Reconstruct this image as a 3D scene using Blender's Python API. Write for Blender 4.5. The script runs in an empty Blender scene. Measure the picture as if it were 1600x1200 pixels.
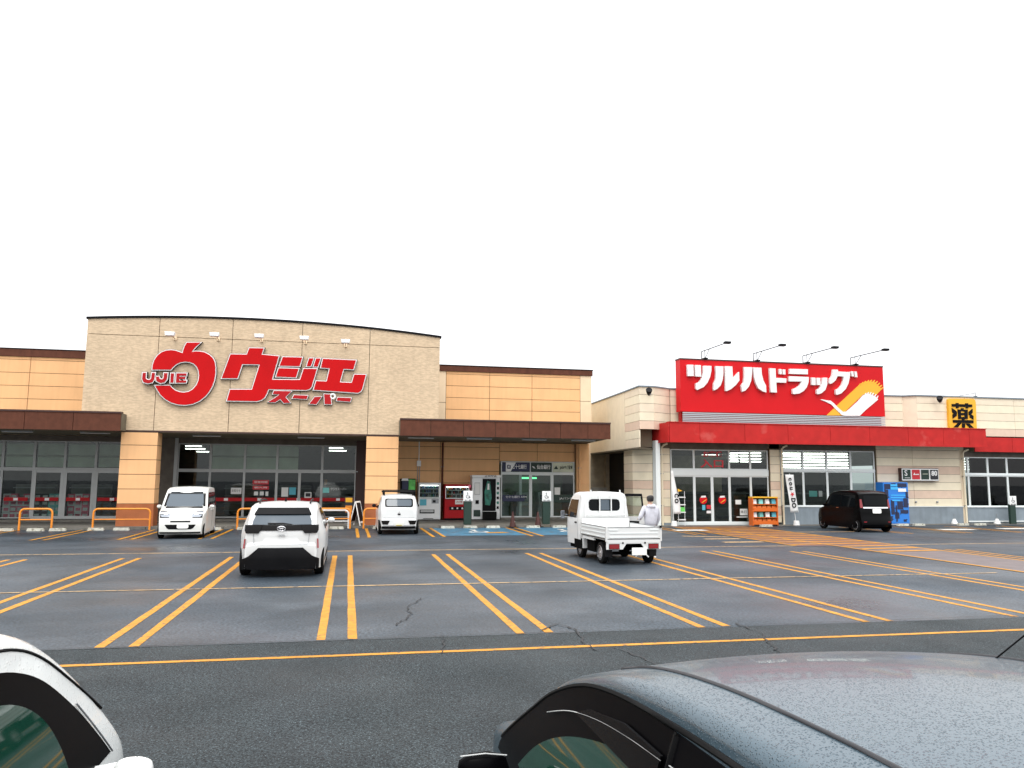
import bpy, bmesh, math, random
from mathutils import Vector, Matrix
random.seed(7)
sc = bpy.context.scene
COL = sc.collection
rad = math.radians
# ------------------------------------------------------------------ camera
H = 2.15
FOC = 1226.88
yaw, pitch, roll = rad(11.68), rad(6.882), rad(0.3896)
FWD = Vector((math.sin(yaw)*math.cos(pitch), math.cos(yaw)*math.cos(pitch), math.sin(pitch)))
_r0 = Vector((math.cos(yaw), -math.sin(yaw), 0)); _u0 = _r0.cross(FWD)
RGT = _r0*math.cos(roll)+_u0*math.sin(roll)
UPV = -_r0*math.sin(roll)+_u0*math.cos(roll)
cam = bpy.data.cameras.new('camera'); cob = bpy.data.objects.new('camera', cam); COL.objects.link(cob)
cam.sensor_width = 36; cam.lens = FOC/1600*36; cam.clip_end = 3000; cam.clip_start = .05
cob.matrix_world = Matrix(((RGT.x, UPV.x, -FWD.x, 0), (RGT.y, UPV.y, -FWD.y, 0), (RGT.z, UPV.z, -FWD.z, H), (0, 0, 0, 1)))
sc.camera = cob
# ------------------------------------------------------------------ world, sun
SUN_EL, SUN_AZ = rad(60), rad(200)      # azimuth measured from +Y towards +X: behind the photographer, to the left
w = bpy.data.worlds.new('World'); sc.world = w; w.use_nodes = True
nt = w.node_tree; nt.nodes.clear()
sky = nt.nodes.new('ShaderNodeTexSky'); sky.sky_type = 'NISHITA'; sky.sun_disc = False
sky.sun_elevation = SUN_EL; sky.sun_rotation = SUN_AZ; sky.dust_density = 5; sky.air_density = 1
mx = nt.nodes.new('ShaderNodeMix'); mx.data_type = 'RGBA'; mx.inputs[0].default_value = .9
# overcast sky after the CIE: the zenith is three times as bright as the horizon
tcw = nt.nodes.new('ShaderNodeTexCoord'); sxy = nt.nodes.new('ShaderNodeSeparateXYZ'); mrw = nt.nodes.new('ShaderNodeMapRange'); vsc = nt.nodes.new('ShaderNodeVectorMath'); vsc.operation = 'SCALE'
mrw.inputs[1].default_value = 0; mrw.inputs[2].default_value = 1; mrw.inputs[3].default_value = 1; mrw.inputs[4].default_value = 3
vsc.inputs[0].default_value = (9.9, 10.0, 10.2)
nt.links.new(tcw.outputs['Generated'], sxy.inputs[0]); nt.links.new(sxy.outputs[2], mrw.inputs[0]); nt.links.new(mrw.outputs[0], vsc.inputs['Scale']); nt.links.new(vsc.outputs[0], mx.inputs[7])
bg = nt.nodes.new('ShaderNodeBackground'); bg.inputs[1].default_value = .1
wo = nt.nodes.new('ShaderNodeOutputWorld')
nt.links.new(sky.outputs[0], mx.inputs[6]); nt.links.new(mx.outputs[2], bg.inputs[0]); nt.links.new(bg.outputs[0], wo.inputs[0])
sl = bpy.data.lights.new('sun', 'SUN'); so = bpy.data.objects.new('sun', sl); COL.objects.link(so)
sl.energy = 1.0; sl.angle = rad(25); sl.color = (1, .97, .92)
sd = Vector((math.sin(SUN_AZ)*math.cos(SUN_EL), math.cos(SUN_AZ)*math.cos(SUN_EL), math.sin(SUN_EL)))
so.rotation_euler = sd.to_track_quat('Z', 'Y').to_euler(); so.location = (0, -20, 40)
sc.view_settings.view_transform = 'Standard'; sc.view_settings.look = 'None'
sc.view_settings.exposure = .28; sc.view_settings.gamma = 1; sc.view_settings.use_curve_mapping = False

# ------------------------------------------------------------------ photograph measurements -> places
def ray(x, y): return RGT*((x-800)/FOC)+UPV*((600-y)/FOC)+FWD
def FP(x, y, Y):                       # point of a facade plane at depth Y
    d = ray(x, y); t = Y/d.y; return (d.x*t, H+d.z*t)
def GP(x, y, z=0):                     # point of the ground
    d = ray(x, y); t = (z-H)/d.z; return (d.x*t, d.y*t)
# ------------------------------------------------------------------ materials
MATS = {}
def mat(name, col, rough=.6, metal=0, var=.0, vs=3., bump=0, bs=40., spec=.5, coat=0, rnd=0, pos=True, emit=0, streak=0, dirt=None, rvar=0, stretch=None, speck=None, brick=None):
    if name in MATS: return MATS[name]
    m = bpy.data.materials.new(name); m.use_nodes = True; MATS[name] = m
    n = m.node_tree; b = n.nodes['Principled BSDF']; N = n.nodes.new; K = n.links.new
    b.inputs['Base Color'].default_value = (*col, 1); b.inputs['Roughness'].default_value = rough
    b.inputs['Metallic'].default_value = metal; b.inputs['Specular IOR Level'].default_value = spec
    if coat: b.inputs['Coat Weight'].default_value = coat; b.inputs['Coat Roughness'].default_value = .04
    if emit: b.inputs['Emission Color'].default_value = (*col, 1); b.inputs['Emission Strength'].default_value = emit
    src = None
    if var or bump or streak or dirt or rvar or speck or brick:
        if pos: g = N('ShaderNodeNewGeometry'); src = g.outputs['Position']
        else: g = N('ShaderNodeTexCoord'); src = g.outputs['Object']
        if stretch:
            mp = N('ShaderNodeVectorMath'); mp.operation = 'MULTIPLY'; mp.inputs[1].default_value = stretch; K(src, mp.inputs[0]); src = mp.outputs[0]
    cur = None
    def noise(scale, det=6, v=None):
        t = N('ShaderNodeTexNoise'); t.inputs['Scale'].default_value = scale; t.inputs['Detail'].default_value = det
        K(v or src, t.inputs['Vector']); return t.outputs['Fac']
    def ramp(f, a, c, lo, hi):
        r = N('ShaderNodeMapRange'); r.inputs[1].default_value = a; r.inputs[2].default_value = c; r.inputs[3].default_value = lo; r.inputs[4].default_value = hi; K(f, r.inputs[0]); return r.outputs[0]
    def mul(c, f):
        x = N('ShaderNodeVectorMath'); x.operation = 'SCALE'
        if c is None: x.inputs[0].default_value = col
        else: K(c, x.inputs[0])
        K(f, x.inputs['Scale']); return x.outputs[0]
    if var: cur = mul(cur, ramp(noise(vs), .3, .7, 1-var, 1+var))
    if streak:
        mp = N('ShaderNodeVectorMath'); mp.operation = 'MULTIPLY'; mp.inputs[1].default_value = (5, 5, .35); K(src, mp.inputs[0])
        cur = mul(cur, ramp(noise(1.2, 4, mp.outputs[0]), .45, .75, 1, 1-streak))
    if rnd:
        oi = N('ShaderNodeObjectInfo'); cur = mul(cur, ramp(oi.outputs['Random'], 0, 1, 1-rnd, 1+rnd))
    if dirt:
        mm = N('ShaderNodeMix'); mm.data_type = 'RGBA'; mm.inputs[7].default_value = (*dirt[0], 1)
        K(ramp(noise(dirt[1]), dirt[2], dirt[2]+.12, 0, dirt[3]), mm.inputs[0])
        if cur: K(cur, mm.inputs[6])
        else: mm.inputs[6].default_value = (*col, 1)
        cur = mm.outputs[2]
    if speck:
        cur = mul(cur, ramp(noise(speck[0], 3), .32, .68, 1-speck[1], 1+speck[1]))
        cur = mul(cur, ramp(noise(speck[0]*2.7, 2), .62, .72, 1, 1+speck[2]))
    if brick:
        mp = N('ShaderNodeVectorMath'); mp.operation = 'MULTIPLY'; mp.inputs[1].default_value = (3.6, 3.6, 13); K(src, mp.inputs[0])
        cur = mul(cur, ramp(noise(1.6, 3, mp.outputs[0]), .38, .62, 1-brick, 1+brick))
    if cur: K(cur, b.inputs['Base Color'])
    if rvar: K(ramp(noise(vs*.7), .3, .7, max(.02, rough-rvar), rough+rvar), b.inputs['Roughness'])
    if bump:
        bp = N('ShaderNodeBump'); bp.inputs['Strength'].default_value = bump; bp.inputs['Distance'].default_value = .01
        K(noise(bs, 4), bp.inputs['Height']); K(bp.outputs[0], b.inputs['Normal'])
    return m
def glassmat(name, tint, refl=1.0, rough=.01):
    m = bpy.data.materials.new(name); m.use_nodes = True; n = m.node_tree; n.nodes.clear(); N = n.nodes.new; K = n.links.new
    t = N('ShaderNodeBsdfTransparent'); t.inputs[0].default_value = (*tint, 1)
    g = N('ShaderNodeBsdfGlossy'); g.inputs['Roughness'].default_value = rough; g.inputs[0].default_value = (refl, refl, refl, 1)
    f = N('ShaderNodeFresnel'); f.inputs[0].default_value = 1.5
    x = N('ShaderNodeMixShader'); o = N('ShaderNodeOutputMaterial')
    K(f.outputs[0], x.inputs[0]); K(t.outputs[0], x.inputs[1]); K(g.outputs[0], x.inputs[2]); K(x.outputs[0], o.inputs[0])
    MATS[name] = m; return m
# ------------------------------------------------------------------ mesh builder
class MB:
    def __init__(s): s.v = []; s.f = []; s.m = []; s.cm = 0
    def mi(s, i): s.cm = i; return s
    def add(s, vs, fs):
        o = len(s.v); s.v += [tuple(v) for v in vs]; s.f += [tuple(o+i for i in f) for f in fs]; s.m += [s.cm]*len(fs); return s
    def box(s, x0, x1, y0, y1, z0, z1):
        return s.add([(x0, y0, z0), (x1, y0, z0), (x1, y1, z0), (x0, y1, z0), (x0, y0, z1), (x1, y0, z1), (x1, y1, z1), (x0, y1, z1)],
                     [(0, 3, 2, 1), (4, 5, 6, 7), (0, 1, 5, 4), (1, 2, 6, 5), (2, 3, 7, 6), (3, 0, 4, 7)])
    def prism(s, pts, y0, y1):          # pts in (x,z); front at y0
        a = sum(pts[i][0]*pts[(i+1) % len(pts)][1]-pts[(i+1) % len(pts)][0]*pts[i][1] for i in range(len(pts)))
        if a < 0: pts = pts[::-1]
        n = len(pts)
        return s.add([(x, y0, z) for x, z in pts]+[(x, y1, z) for x, z in pts],
                     [tuple(range(n)), tuple(range(2*n-1, n-1, -1))]+[(i, n+i, n+(i+1) % n, (i+1) % n) for i in range(n)])
    def slab(s, pts, z0, z1):           # pts in (x,y)
        a = sum(pts[i][0]*pts[(i+1) % len(pts)][1]-pts[(i+1) % len(pts)][0]*pts[i][1] for i in range(len(pts)))
        if a < 0: pts = pts[::-1]
        n = len(pts)
        return s.add([(x, y, z1) for x, y in pts]+[(x, y, z0) for x, y in pts],
                     [tuple(range(n)), tuple(range(2*n-1, n-1, -1))]+[((i+1) % n, i, n+i, n+(i+1) % n) for i in range(n)])
    def sheet(s, pts, z):
        a = sum(pts[i][0]*pts[(i+1) % len(pts)][1]-pts[(i+1) % len(pts)][0]*pts[i][1] for i in range(len(pts)))
        if a < 0: pts = pts[::-1]
        return s.add([(x, y, z) for x, y in pts], [tuple(range(len(pts)))])
    def tube(s, path, r, n=8, closed=False):
        P = [Vector(p) for p in path]; rings = []; up = Vector((0, 0, 1)); R = r if isinstance(r, (list, tuple)) else [r]*len(P)
        prev = None
        for i, p in enumerate(P):
            if closed: d = P[(i+1) % len(P)]-P[i-1]
            else: d = P[min(i+1, len(P)-1)]-P[max(i-1, 0)]
            d.normalize()
            if prev is None:
                a = d.cross(up)
                if a.length < .1: a = d.cross(Vector((1, 0, 0)))
            else: a = prev-d*prev.dot(d)
            a.normalize(); prev = a; b = d.cross(a)
            rings.append([p+(a*math.cos(2*math.pi*k/n)+b*math.sin(2*math.pi*k/n))*R[i] for k in range(n)])
        vs = [v for q in rings for v in q]; fs = []
        m = len(P)
        for i in range(m if closed else m-1):
            j = (i+1) % m
            for k in range(n): fs.append((i*n+k, i*n+(k+1) % n, j*n+(k+1) % n, j*n+k))
        if not closed: fs += [tuple(range(n-1, -1, -1)), tuple((m-1)*n+k for k in range(n))]
        return s.add(vs, fs)
    def cyl(s, p0, p1, r, n=16): return s.tube([p0, p1], r, n)
    def lathe(s, prof, c, axis='z', n=24):   # prof: (r, h)
        vs = []; m = len(prof)
        for k in range(n):
            a = 2*math.pi*k/n
            for r, h in prof:
                if axis == 'z': vs.append((c[0]+r*math.cos(a), c[1]+r*math.sin(a), c[2]+h))
                elif axis == 'x': vs.append((c[0]+h, c[1]+r*math.cos(a), c[2]+r*math.sin(a)))
                else: vs.append((c[0]+r*math.cos(a), c[1]+h, c[2]+r*math.sin(a)))
        fs = [(k*m+i, ((k+1) % n)*m+i, ((k+1) % n)*m+i+1, k*m+i+1) for k in range(n) for i in range(m-1)]
        return s.add(vs, fs)
    def mesh(s, name, mats, smooth=None):
        me = bpy.data.meshes.new(name); me.from_pydata(s.v, [], s.f)
        for m in (mats if isinstance(mats, (list, tuple)) else [mats]): me.materials.append(MATS[m] if isinstance(m, str) else m)
        me.polygons.foreach_set('material_index', s.m); me.update()
        bm = bmesh.new(); bm.from_mesh(me); bmesh.ops.recalc_face_normals(bm, faces=bm.faces); bm.to_mesh(me); bm.free()
        if smooth is not None: me.shade_smooth(); me.set_sharp_from_angle(angle=rad(smooth))
        return me
    def build(s, name, mats, parent=None, smooth=None, bevel=0, **kw):
        o = bpy.data.objects.new(name, s.mesh(name, mats, smooth)); COL.objects.link(o)
        if parent: o.parent = parent
        if bevel:
            b = o.modifiers.new('bevel', 'BEVEL'); b.width = bevel; b.segments = 2; b.limit_method = 'ANGLE'; b.angle_limit = rad(40)
        if kw: tag(o, **kw)
        return o
def tag(o, label=None, cat=None, group=None, kind=None):
    if label: o['label'] = label
    if cat: o['category'] = cat
    if group: o['group'] = group
    if kind: o['kind'] = kind
    return o
def thing(name, label, cat, loc=(0, 0, 0), rz=0, group=None):
    o = bpy.data.objects.new(name, None); COL.objects.link(o); o.empty_display_size = .2
    o.location = loc; o.rotation_euler = (0, 0, rz); return tag(o, label, cat, group)
def dup(o, parent=None):
    c = o.copy(); COL.objects.link(c)
    if parent: c.parent = parent
    for ch in list(o.children): dup(ch, c)
    return c
PC = {}
def panel(name, mt, parent, x0, x1, y0, y1, z0, z1, label=None):
    k = (mt, round(x1-x0, 3), round(y1-y0, 3), round(z1-z0, 3))
    if k not in PC:
        a, b, c = k[1]/2, k[2]/2, k[3]/2; PC[k] = MB().box(-a, a, -b, b, -c, c).mesh(name, mt)
    o = bpy.data.objects.new(name, PC[k]); COL.objects.link(o); o.location = ((x0+x1)/2, (y0+y1)/2, (z0+z1)/2)
    if parent: o.parent = parent
    if label: o['label'] = label
    return o
def text(body, x, y, z, h, mt, parent=None, name='lettering', width=None, ext=.004, rot=None, face=-1, bold=0, align='CENTER'):
    cu = bpy.data.curves.new('t', 'FONT'); cu.body = body; cu.size = h; cu.align_x = align; cu.align_y = 'CENTER'; cu.extrude = ext; cu.offset = bold; cu.resolution_u = 3
    to = bpy.data.objects.new('t', cu); COL.objects.link(to)
    dg = bpy.context.evaluated_depsgraph_get(); me = bpy.data.meshes.new_from_object(to.evaluated_get(dg)); bpy.data.objects.remove(to)
    me.materials.clear(); me.materials.append(MATS[mt]); me.name = name
    if me.vertices and width:
        xs = [v.co.x for v in me.vertices]; s = width/(max(xs)-min(xs))
        for v in me.vertices: v.co.x *= s
    o = bpy.data.objects.new(name, me); COL.objects.link(o); o.location = (x, y, z)
    o.rotation_euler = rot or (rad(90), 0, 0)
    if parent: o.parent = parent
    return o
def offs(pts, d):                       # grow a polygon by d
    n = len(pts); a = sum(pts[i][0]*pts[(i+1) % n][1]-pts[(i+1) % n][0]*pts[i][1] for i in range(n)); sg = 1 if a > 0 else -1; out = []
    for i in range(n):
        p, q, r = Vector(pts[i-1]), Vector(pts[i]), Vector(pts[(i+1) % n])
        a, b = (q-p), (r-q)
        if a.length < 1e-6 or b.length < 1e-6: continue
        a.normalize(); b.normalize(); na = Vector((a.y, -a.x))*sg; nb = Vector((b.y, -b.x))*sg
        m = na+nb
        if m.length < .2: m = na
        m.normalize(); k = d/max(.55, m.dot(na)); out.append(tuple(q+m*k))
    return out
# palette
mat('asphalt', (.024, .033, .042), .5, var=.42, vs=.4, bump=.5, bs=40, rvar=.24, spec=.28, speck=(24, .7, 1.4), dirt=((.050, .062, .074), .33, .48, .7))
mat('asphalt_aisle', (.017, .022, .024), .62, var=.2, vs=.9, bump=.5, bs=60, rvar=.1, spec=.14, speck=(48, .95, 6.5))
mat('yellow_line', (.43, .19, .016), .6, spec=.2, var=.18, vs=5, dirt=((.06, .055, .05), 11, .57, .85))
mat('thin_line', (.42, .27, .12), .6, var=.2, vs=4, dirt=((.06, .06, .06), 9, .53, .9))
mat('white_line', (.55, .54, .5), .6, var=.15, dirt=((.1, .1, .1), 9, .55, .7))
mat('crack', (.012, .012, .013), .8)
mat('blue_paint', (.04, .16, .26), .45, var=.3, vs=3, dirt=((.05, .06, .07), 3, .48, .8))
mat('walk_paint', (.13, .052, .04), .5, var=.25, vs=3, dirt=((.07, .06, .06), 6, .5, .7))
mat('walk_worn', (.085, .062, .06), .5, var=.25, vs=2)
mat('concrete', (.15, .14, .12), .7, var=.2, vs=2.5, bump=.3, dirt=((.1, .09, .06), 3, .55, .6))
mat('concrete_white', (.55, .54, .46), .8, var=.2, vs=6, dirt=((.12, .1, .05), 8, .52, .7))
mat('brick_cladding', (.60, .46, .31), .85, streak=.07, var=.05, vs=1.2, bump=.6, bs=18, rnd=.02, brick=.10, spec=.2)
mat('orange_siding', (.81, .47, .23), .75, spec=.25, var=.05, vs=1.2, rnd=.025, streak=.06, bump=.2)
mat('cream_trim', (.80, .62, .42), .7, var=.04, rnd=.03)
mat('rust_base', (.36, .11, .035), .75, var=.12, rnd=.05)
mat('brown_fascia', (.105, .036, .020), .65, spec=.2, var=.14, vs=5, rnd=.05, streak=.15)
mat('brown_cap', (.05, .018, .014), .5)
mat('soffit', (.15, .13, .09), .85, var=.1)
mat('dark_joint', (.09, .05, .03), .9)
mat('dark_joint_cream', (.20, .16, .11), .9)
mat('red_fascia', (.46, .020, .018), .6, spec=.2, var=.1, vs=2.5, rnd=.04, dirt=((.70, .20, .17), 1.1, .62, .28))
mat('sign_red', (.58, .006, .010), .5, spec=.2, var=.04, vs=1)
mat('logo_red', (.52, .002, .004), .5, spec=.15, var=.05, vs=2)
mat('logo_white', (.80, .80, .78), .4)
mat('sign_yellow', (.80, .42, .02), .5)
mat('black', (.004, .004, .005), .5, spec=.12)
mat('black_plastic', (.009, .009, .010), .55, spec=.12, var=.2)
mat('cream_tile', (.80, .71, .53), .75, var=.04, rnd=.03)
mat('cream_tile_mid', (.77, .66, .50), .75, var=.04, rnd=.03)
mat('pink_tile', (.68, .51, .39), .75, var=.05, rnd=.04)
mat('metal_siding', (.76, .67, .50), .6, var=.04, rnd=.04)
mat('grey_base', (.21, .25, .28), .8, var=.12, vs=2, streak=.12)
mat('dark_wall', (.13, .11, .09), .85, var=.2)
mat('frame_metal', (.42, .43, .42), .45, metal=.3, var=.05)
mat('frame_white', (.70, .74, .73), .5)
mat('gap_wall', (.40, .35, .26), .85, var=.15)
mat('louvre_grey', (.42, .45, .47), .5)
mat('steel', (.30, .31, .32), .4, metal=.7)
mat('white_metal', (.80, .81, .80), .45, var=.04)
mat('orange_paint', (.75, .25, .02), .45, var=.1, vs=8)
mat('shade_olive', (.26, .28, .20), .9, var=.15, vs=1.5)
mat('shade_light', (.62, .66, .52), .9, var=.15, vs=1.5)
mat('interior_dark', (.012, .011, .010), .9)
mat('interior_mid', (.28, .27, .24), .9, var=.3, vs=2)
mat('interior_floor', (.04, .036, .033), .4)
mat('tube_light', (1, .98, .92), .5, emit=9)
mat('green_light', (.15, .9, .35), .5, emit=2.5)
mat('film_red', (.42, .008, .012), .5, spec=.2)
mat('paper_white', (.75, .75, .72), .7)
mat('paper_cyan', (.10, .42, .52), .7)
mat('paper_black', (.02, .02, .025), .6)
mat('navy', (.012, .018, .06), .5)
mat('deep_green', (.008, .03, .02), .5)
mat('red_print', (.55, .02, .03), .5)
mat('pack_pink', (.80, .16, .24), .6, rnd=.3)
mat('pack_white', (.85, .80, .80), .6, rnd=.15)
mat('pack_teal', (.22, .62, .58), .6, rnd=.25)
mat('rubber', (.006, .006, .006), .8, spec=.12)
mat('rim_silver', (.6, .61, .63), .3, metal=.8)
mat('chrome', (.7, .7, .72), .15, metal=1)
mat('car_white', (.66, .67, .66), .3, coat=.5, pos=False)
mat('car_pearl', (.68, .68, .64), .28, coat=.5, pos=False)
mat('car_cream', (.78, .76, .66), .28, coat=.7, pos=False)
mat('car_black', (.0015, .0015, .0018), .25, spec=.09, coat=0, pos=False)
mat('underbody', (.003, .003, .003), .95, spec=.05)
mat('lamp_red', (.22, .008, .012), .15, coat=.5)
mat('lamp_dark', (.004, .003, .003), .2, spec=.15)
mat('lamp_clear', (.26, .28, .31), .15, metal=.6)
mat('car_glass', (.003, .004, .005), .05, spec=.12)
mat('car_glass_light', (.06, .08, .10), .06, spec=.5)
mat('plate_white', (.85, .85, .80), .4)
mat('plate_yellow', (.75, .62, .10), .4)
glassmat('glass', (.62, .68, .66), .75)
glassmat('glass_clear', (.74, .80, .78), .75)
# ================================================================== GROUND
MB().sheet([(-400, -300), (500, -300), (500, 900), (-400, 900)], 0).build('ground', 'asphalt', kind='structure')
MB().sheet([(-60, -60), (70, -60), (70, 11.02), (-60, 11.0)], .004).build('driving_aisle', 'asphalt_aisle', kind='structure')
def jit(x0, x1, y0, y1, step=.6, j=.02):      # a painted band with slightly uneven edges (along x)
    n = max(2, int(abs(x1-x0)/step)); a = []; b = []
    for i in range(n+1):
        x = x0+(x1-x0)*i/n; a.append((x, y0+random.uniform(-j, j))); b.append((x, y1+random.uniform(-j, j)))
    return a+b[::-1]
def yband(x0, x1, y0, y1, step=.7, j=.006):   # a painted band along y
    n = max(2, int(abs(y1-y0)/step)); a = []; b = []
    for i in range(n+1):
        y = y0+(y1-y0)*i/n; a.append((x0+random.uniform(-j, j), y)); b.append((x1+random.uniform(-j, j), y))
    return a+b[::-1]
for k in range(-5, 8):
    c = -.08+2.722*k
    y0 = 11.06
    y1 = 22.7 if k < 5 else 22.2
    for s in (-1, 1):
        x0 = c+s*.205
        if k == 6 and s == 1: continue
        MB().sheet(yband(x0-.062, x0+.062, y0+random.uniform(-.03, .03), y1), .0042).build('bay_line', 'yellow_line', kind='structure')
MB().sheet(jit(-22, 15.2, 16.32, 16.40, j=.012), .0082).build('bay_divider_line', 'thin_line', kind='structure')
MB().sheet(jit(-30, 26, 24.02, 24.13, j=.012), .0042).build('lane_line', 'thin_line', kind='structure')
MB().sheet(jit(-24, 30, 10.02, 10.13, j=.006), .0082).build('aisle_line', 'yellow_line', kind='structure')
FARP = [-12.85, -10.1, -7.38, -4.78, -2.1, .63, 3.36, 7.10, 11.0, 13.75]
for c in FARP:
    for s in (-1, 1):
        MB().sheet(yband(c+s*.2-.06, c+s*.2+.06, 29.3, 34.5), .0082).build('bay_line', 'yellow_line', kind='structure')
for c in (22.9, 25.8, 28.6, 31.5):
    for s in (-1, 1):
        MB().sheet(yband(c+s*.2-.06, c+s*.2+.06, 29.1, 33.6), .0042).build('bay_line', 'yellow_line', kind='structure')
def xy(*p): return [GP(*q) for q in p]
for x0, x1 in ((3.62, 6.86), (7.34, 10.75)):
    MB().sheet([(x0, 29.9), (x1, 29.9), (x1, 34.4), (x0, 34.4)], .0042).build('blue_bay_paint', 'blue_paint', kind='structure')
    m = MB(); cx, cy = (x0+x1)/2, 32.1       # wheelchair symbol, worn
    m.sheet([(cx-.75, 31.0), (cx+.75, 31.0), (cx+.75, 33.2), (cx-.75, 33.2)], .0082)
    m.build('symbol_ground', 'blue_paint', kind='structure')
    m = MB()
    pts = [(cx+.42*math.cos(a), cy-.35+.42*math.sin(a)) for a in [math.pi*.75+i*math.pi*1.5/14 for i in range(15)]]
    m.sheet(pts+[(cx+(p[0]-cx)*.68, cy-.35+(p[1]-cy+.35)*.68) for p in pts[::-1]], .0122)
    m.sheet([(cx-.14, cy-.2), (cx, cy-.2), (cx, cy+.7), (cx-.14, cy+.7)], .0162)
    m.sheet([(cx-.1, cy-.12), (cx+.34, cy-.12), (cx+.34, cy), (cx-.1, cy)], .0202)
    m.sheet([(cx+.26, cy-.6), (cx+.4, cy-.6), (cx+.4, cy-.13), (cx+.26, cy-.13)], .0162)
    m.sheet([(cx-.07+.15*math.cos(a), cy+.88+.15*math.sin(a)) for a in [i*math.pi/5 for i in range(10)]], .0162)
    m.build('wheelchair_symbol', 'white_line', kind='structure')
for x, y, s in ((5.9, 31.3, .5), (10.1, 31.6, .45)):
    MB().sheet([(x-s, y-.25), (x+s, y-.12), (x+s*.7, y+.35), (x-s*.6, y+.3)], .0122).build('orange_patch', 'yellow_line', kind='structure')
# zebra walkway leading to the drugstore
MB().sheet([(16.05, 8), (18.3, 8), (18.3, 23.9), (16.05, 23.9)], .0082).build('walkway_paint', 'walk_worn', kind='structure')
MB().sheet([(14.6, 23.9), (18.3, 23.9), (18.3, 34.6), (14.6, 34.6)], .0082).build('walkway_paint', 'walk_paint', kind='structure')
for x in (15.98, 18.3): MB().sheet(yband(x-.07, x+.07, 8, 33.9), .0122).build('walkway_line', 'yellow_line', kind='structure')
MB().sheet(yband(14.55, 14.68, 24, 33.9), .0122).build('walkway_line', 'yellow_line', kind='structure')
y = 21.6
while y < 34:
    x0 = 16.1 if y < 24 else 14.75
    MB().sheet([(x0, y), (18.2, y+.15), (18.2, y+.42), (x0, y+.27)], .0162).build('walkway_stripe', 'yellow_line', kind='structure'); y += .92
for pts in ([(12.7, 28.6), (14.3, 28.0), (14.3, 28.25), (12.7, 28.9)], [(12.9, 27.1), (14.3, 27.1), (14.3, 27.4), (12.9, 27.4)], [(12.9, 25.6), (14.4, 25.6), (14.4, 25.95), (12.9, 25.95)], [(18.6, 30.3), (21.4, 30.3), (21.4, 30.5), (18.6, 30.5)]):
    MB().sheet(pts, .0042).build('worn_marking', 'thin_line', kind='structure')
for x0, x1, y in ((13.7, 15.1, 31.9), (26.2, 27.9, 31.3), (29.6, 31.8, 31.6)):
    MB().sheet([(x0, y-.4), (x1, y-.45), (x1, y+.3), (x0, y+.25)], .0202 if x0 < 20 else .0082).build('white_marking', 'white_line', kind='structure')
# cracks and the joint between the two asphalt courses
def crack(pts, w=.018, j=.03, z=.0165, n=6, name='asphalt_crack'):
    P = []
    for (a, b) in zip(pts, pts[1:]):
        for i in range(n):
            t = i/n; P.append((a[0]+(b[0]-a[0])*t+random.uniform(-j, j), a[1]+(b[1]-a[1])*t+random.uniform(-j, j)))
    P.append(pts[-1]); L = []; R = []
    for i, p in enumerate(P):
        q = P[min(i+1, len(P)-1)]; o = P[max(i-1, 0)]; d = Vector((q[0]-o[0], q[1]-o[1])); d.normalize(); k = w*1.35*random.uniform(.25, 1)
        L.append((p[0]-d.y*k, p[1]+d.x*k)); R.append((p[0]+d.y*k, p[1]-d.x*k))
    m = MB(); n = len(P)
    m.add([(x, y, z) for x, y in L]+[(x, y, z) for x, y in R], [(i, n+i, n+i+1, i+1) for i in range(n-1)])
    m.build(name, 'crack', kind='structure')
crack([(-22, 10.95), (-8, 10.98), (0, 11.0), (3.4, 11.02)], .013, .012, n=40, name='asphalt_joint')
crack([(3.4, 11.02), (6, 11.05), (14, 11.2), (26, 11.3)], .009, .02, n=40, name='asphalt_joint')
crack([GP(845, 986), GP(870, 976), GP(900, 985), GP(912, 1005), GP(935, 1018)], .014, .03)
crack([GP(955, 1012), GP(985, 1022), GP(1025, 1040)], .012, .03)
crack([GP(1150, 975), GP(1190, 990), GP(1200, 1005), GP(1220, 1022)], .014, .03)
crack([GP(655, 935), GP(640, 950), GP(640, 965), GP(620, 978)], .01, .05)
crack([GP(690, 995), GP(694, 1003), GP(690, 1022)], .01, .02)
crack([GP(640, 907), GP(760, 905), GP(900, 900)], .008, .03)
# ================================================================== SUPERMARKET
SW = 0.10
sm = thing('supermarket', 'long supermarket with arched beige brick front and orange siding wings', 'building', (-3.5, 39.8, 0))
sm.location = (0, 0, 0)
BW, FC, CF = 39.8, 35.3, 34.5       # back wall, column and brick front, canopy front
MB().slab([(-60, 34.95), (12.6, 34.95), (12.6, 60), (-60, 60)], -.05, SW).build('pavement', 'concrete', kind='structure')
m = MB(); x = -30
while x < 12.5:
    m.box(x+.01, x+.99, 34.78, 34.948, 0, SW+.012); x += 1
m.build('kerb', 'concrete', kind='structure')
MB().slab([(-60, 38.9), (2.2, 38.9), (2.2, 39.74), (-60, 39.74)], SW, SW+.09).build('entrance_step', 'concrete', kind='structure')
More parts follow.
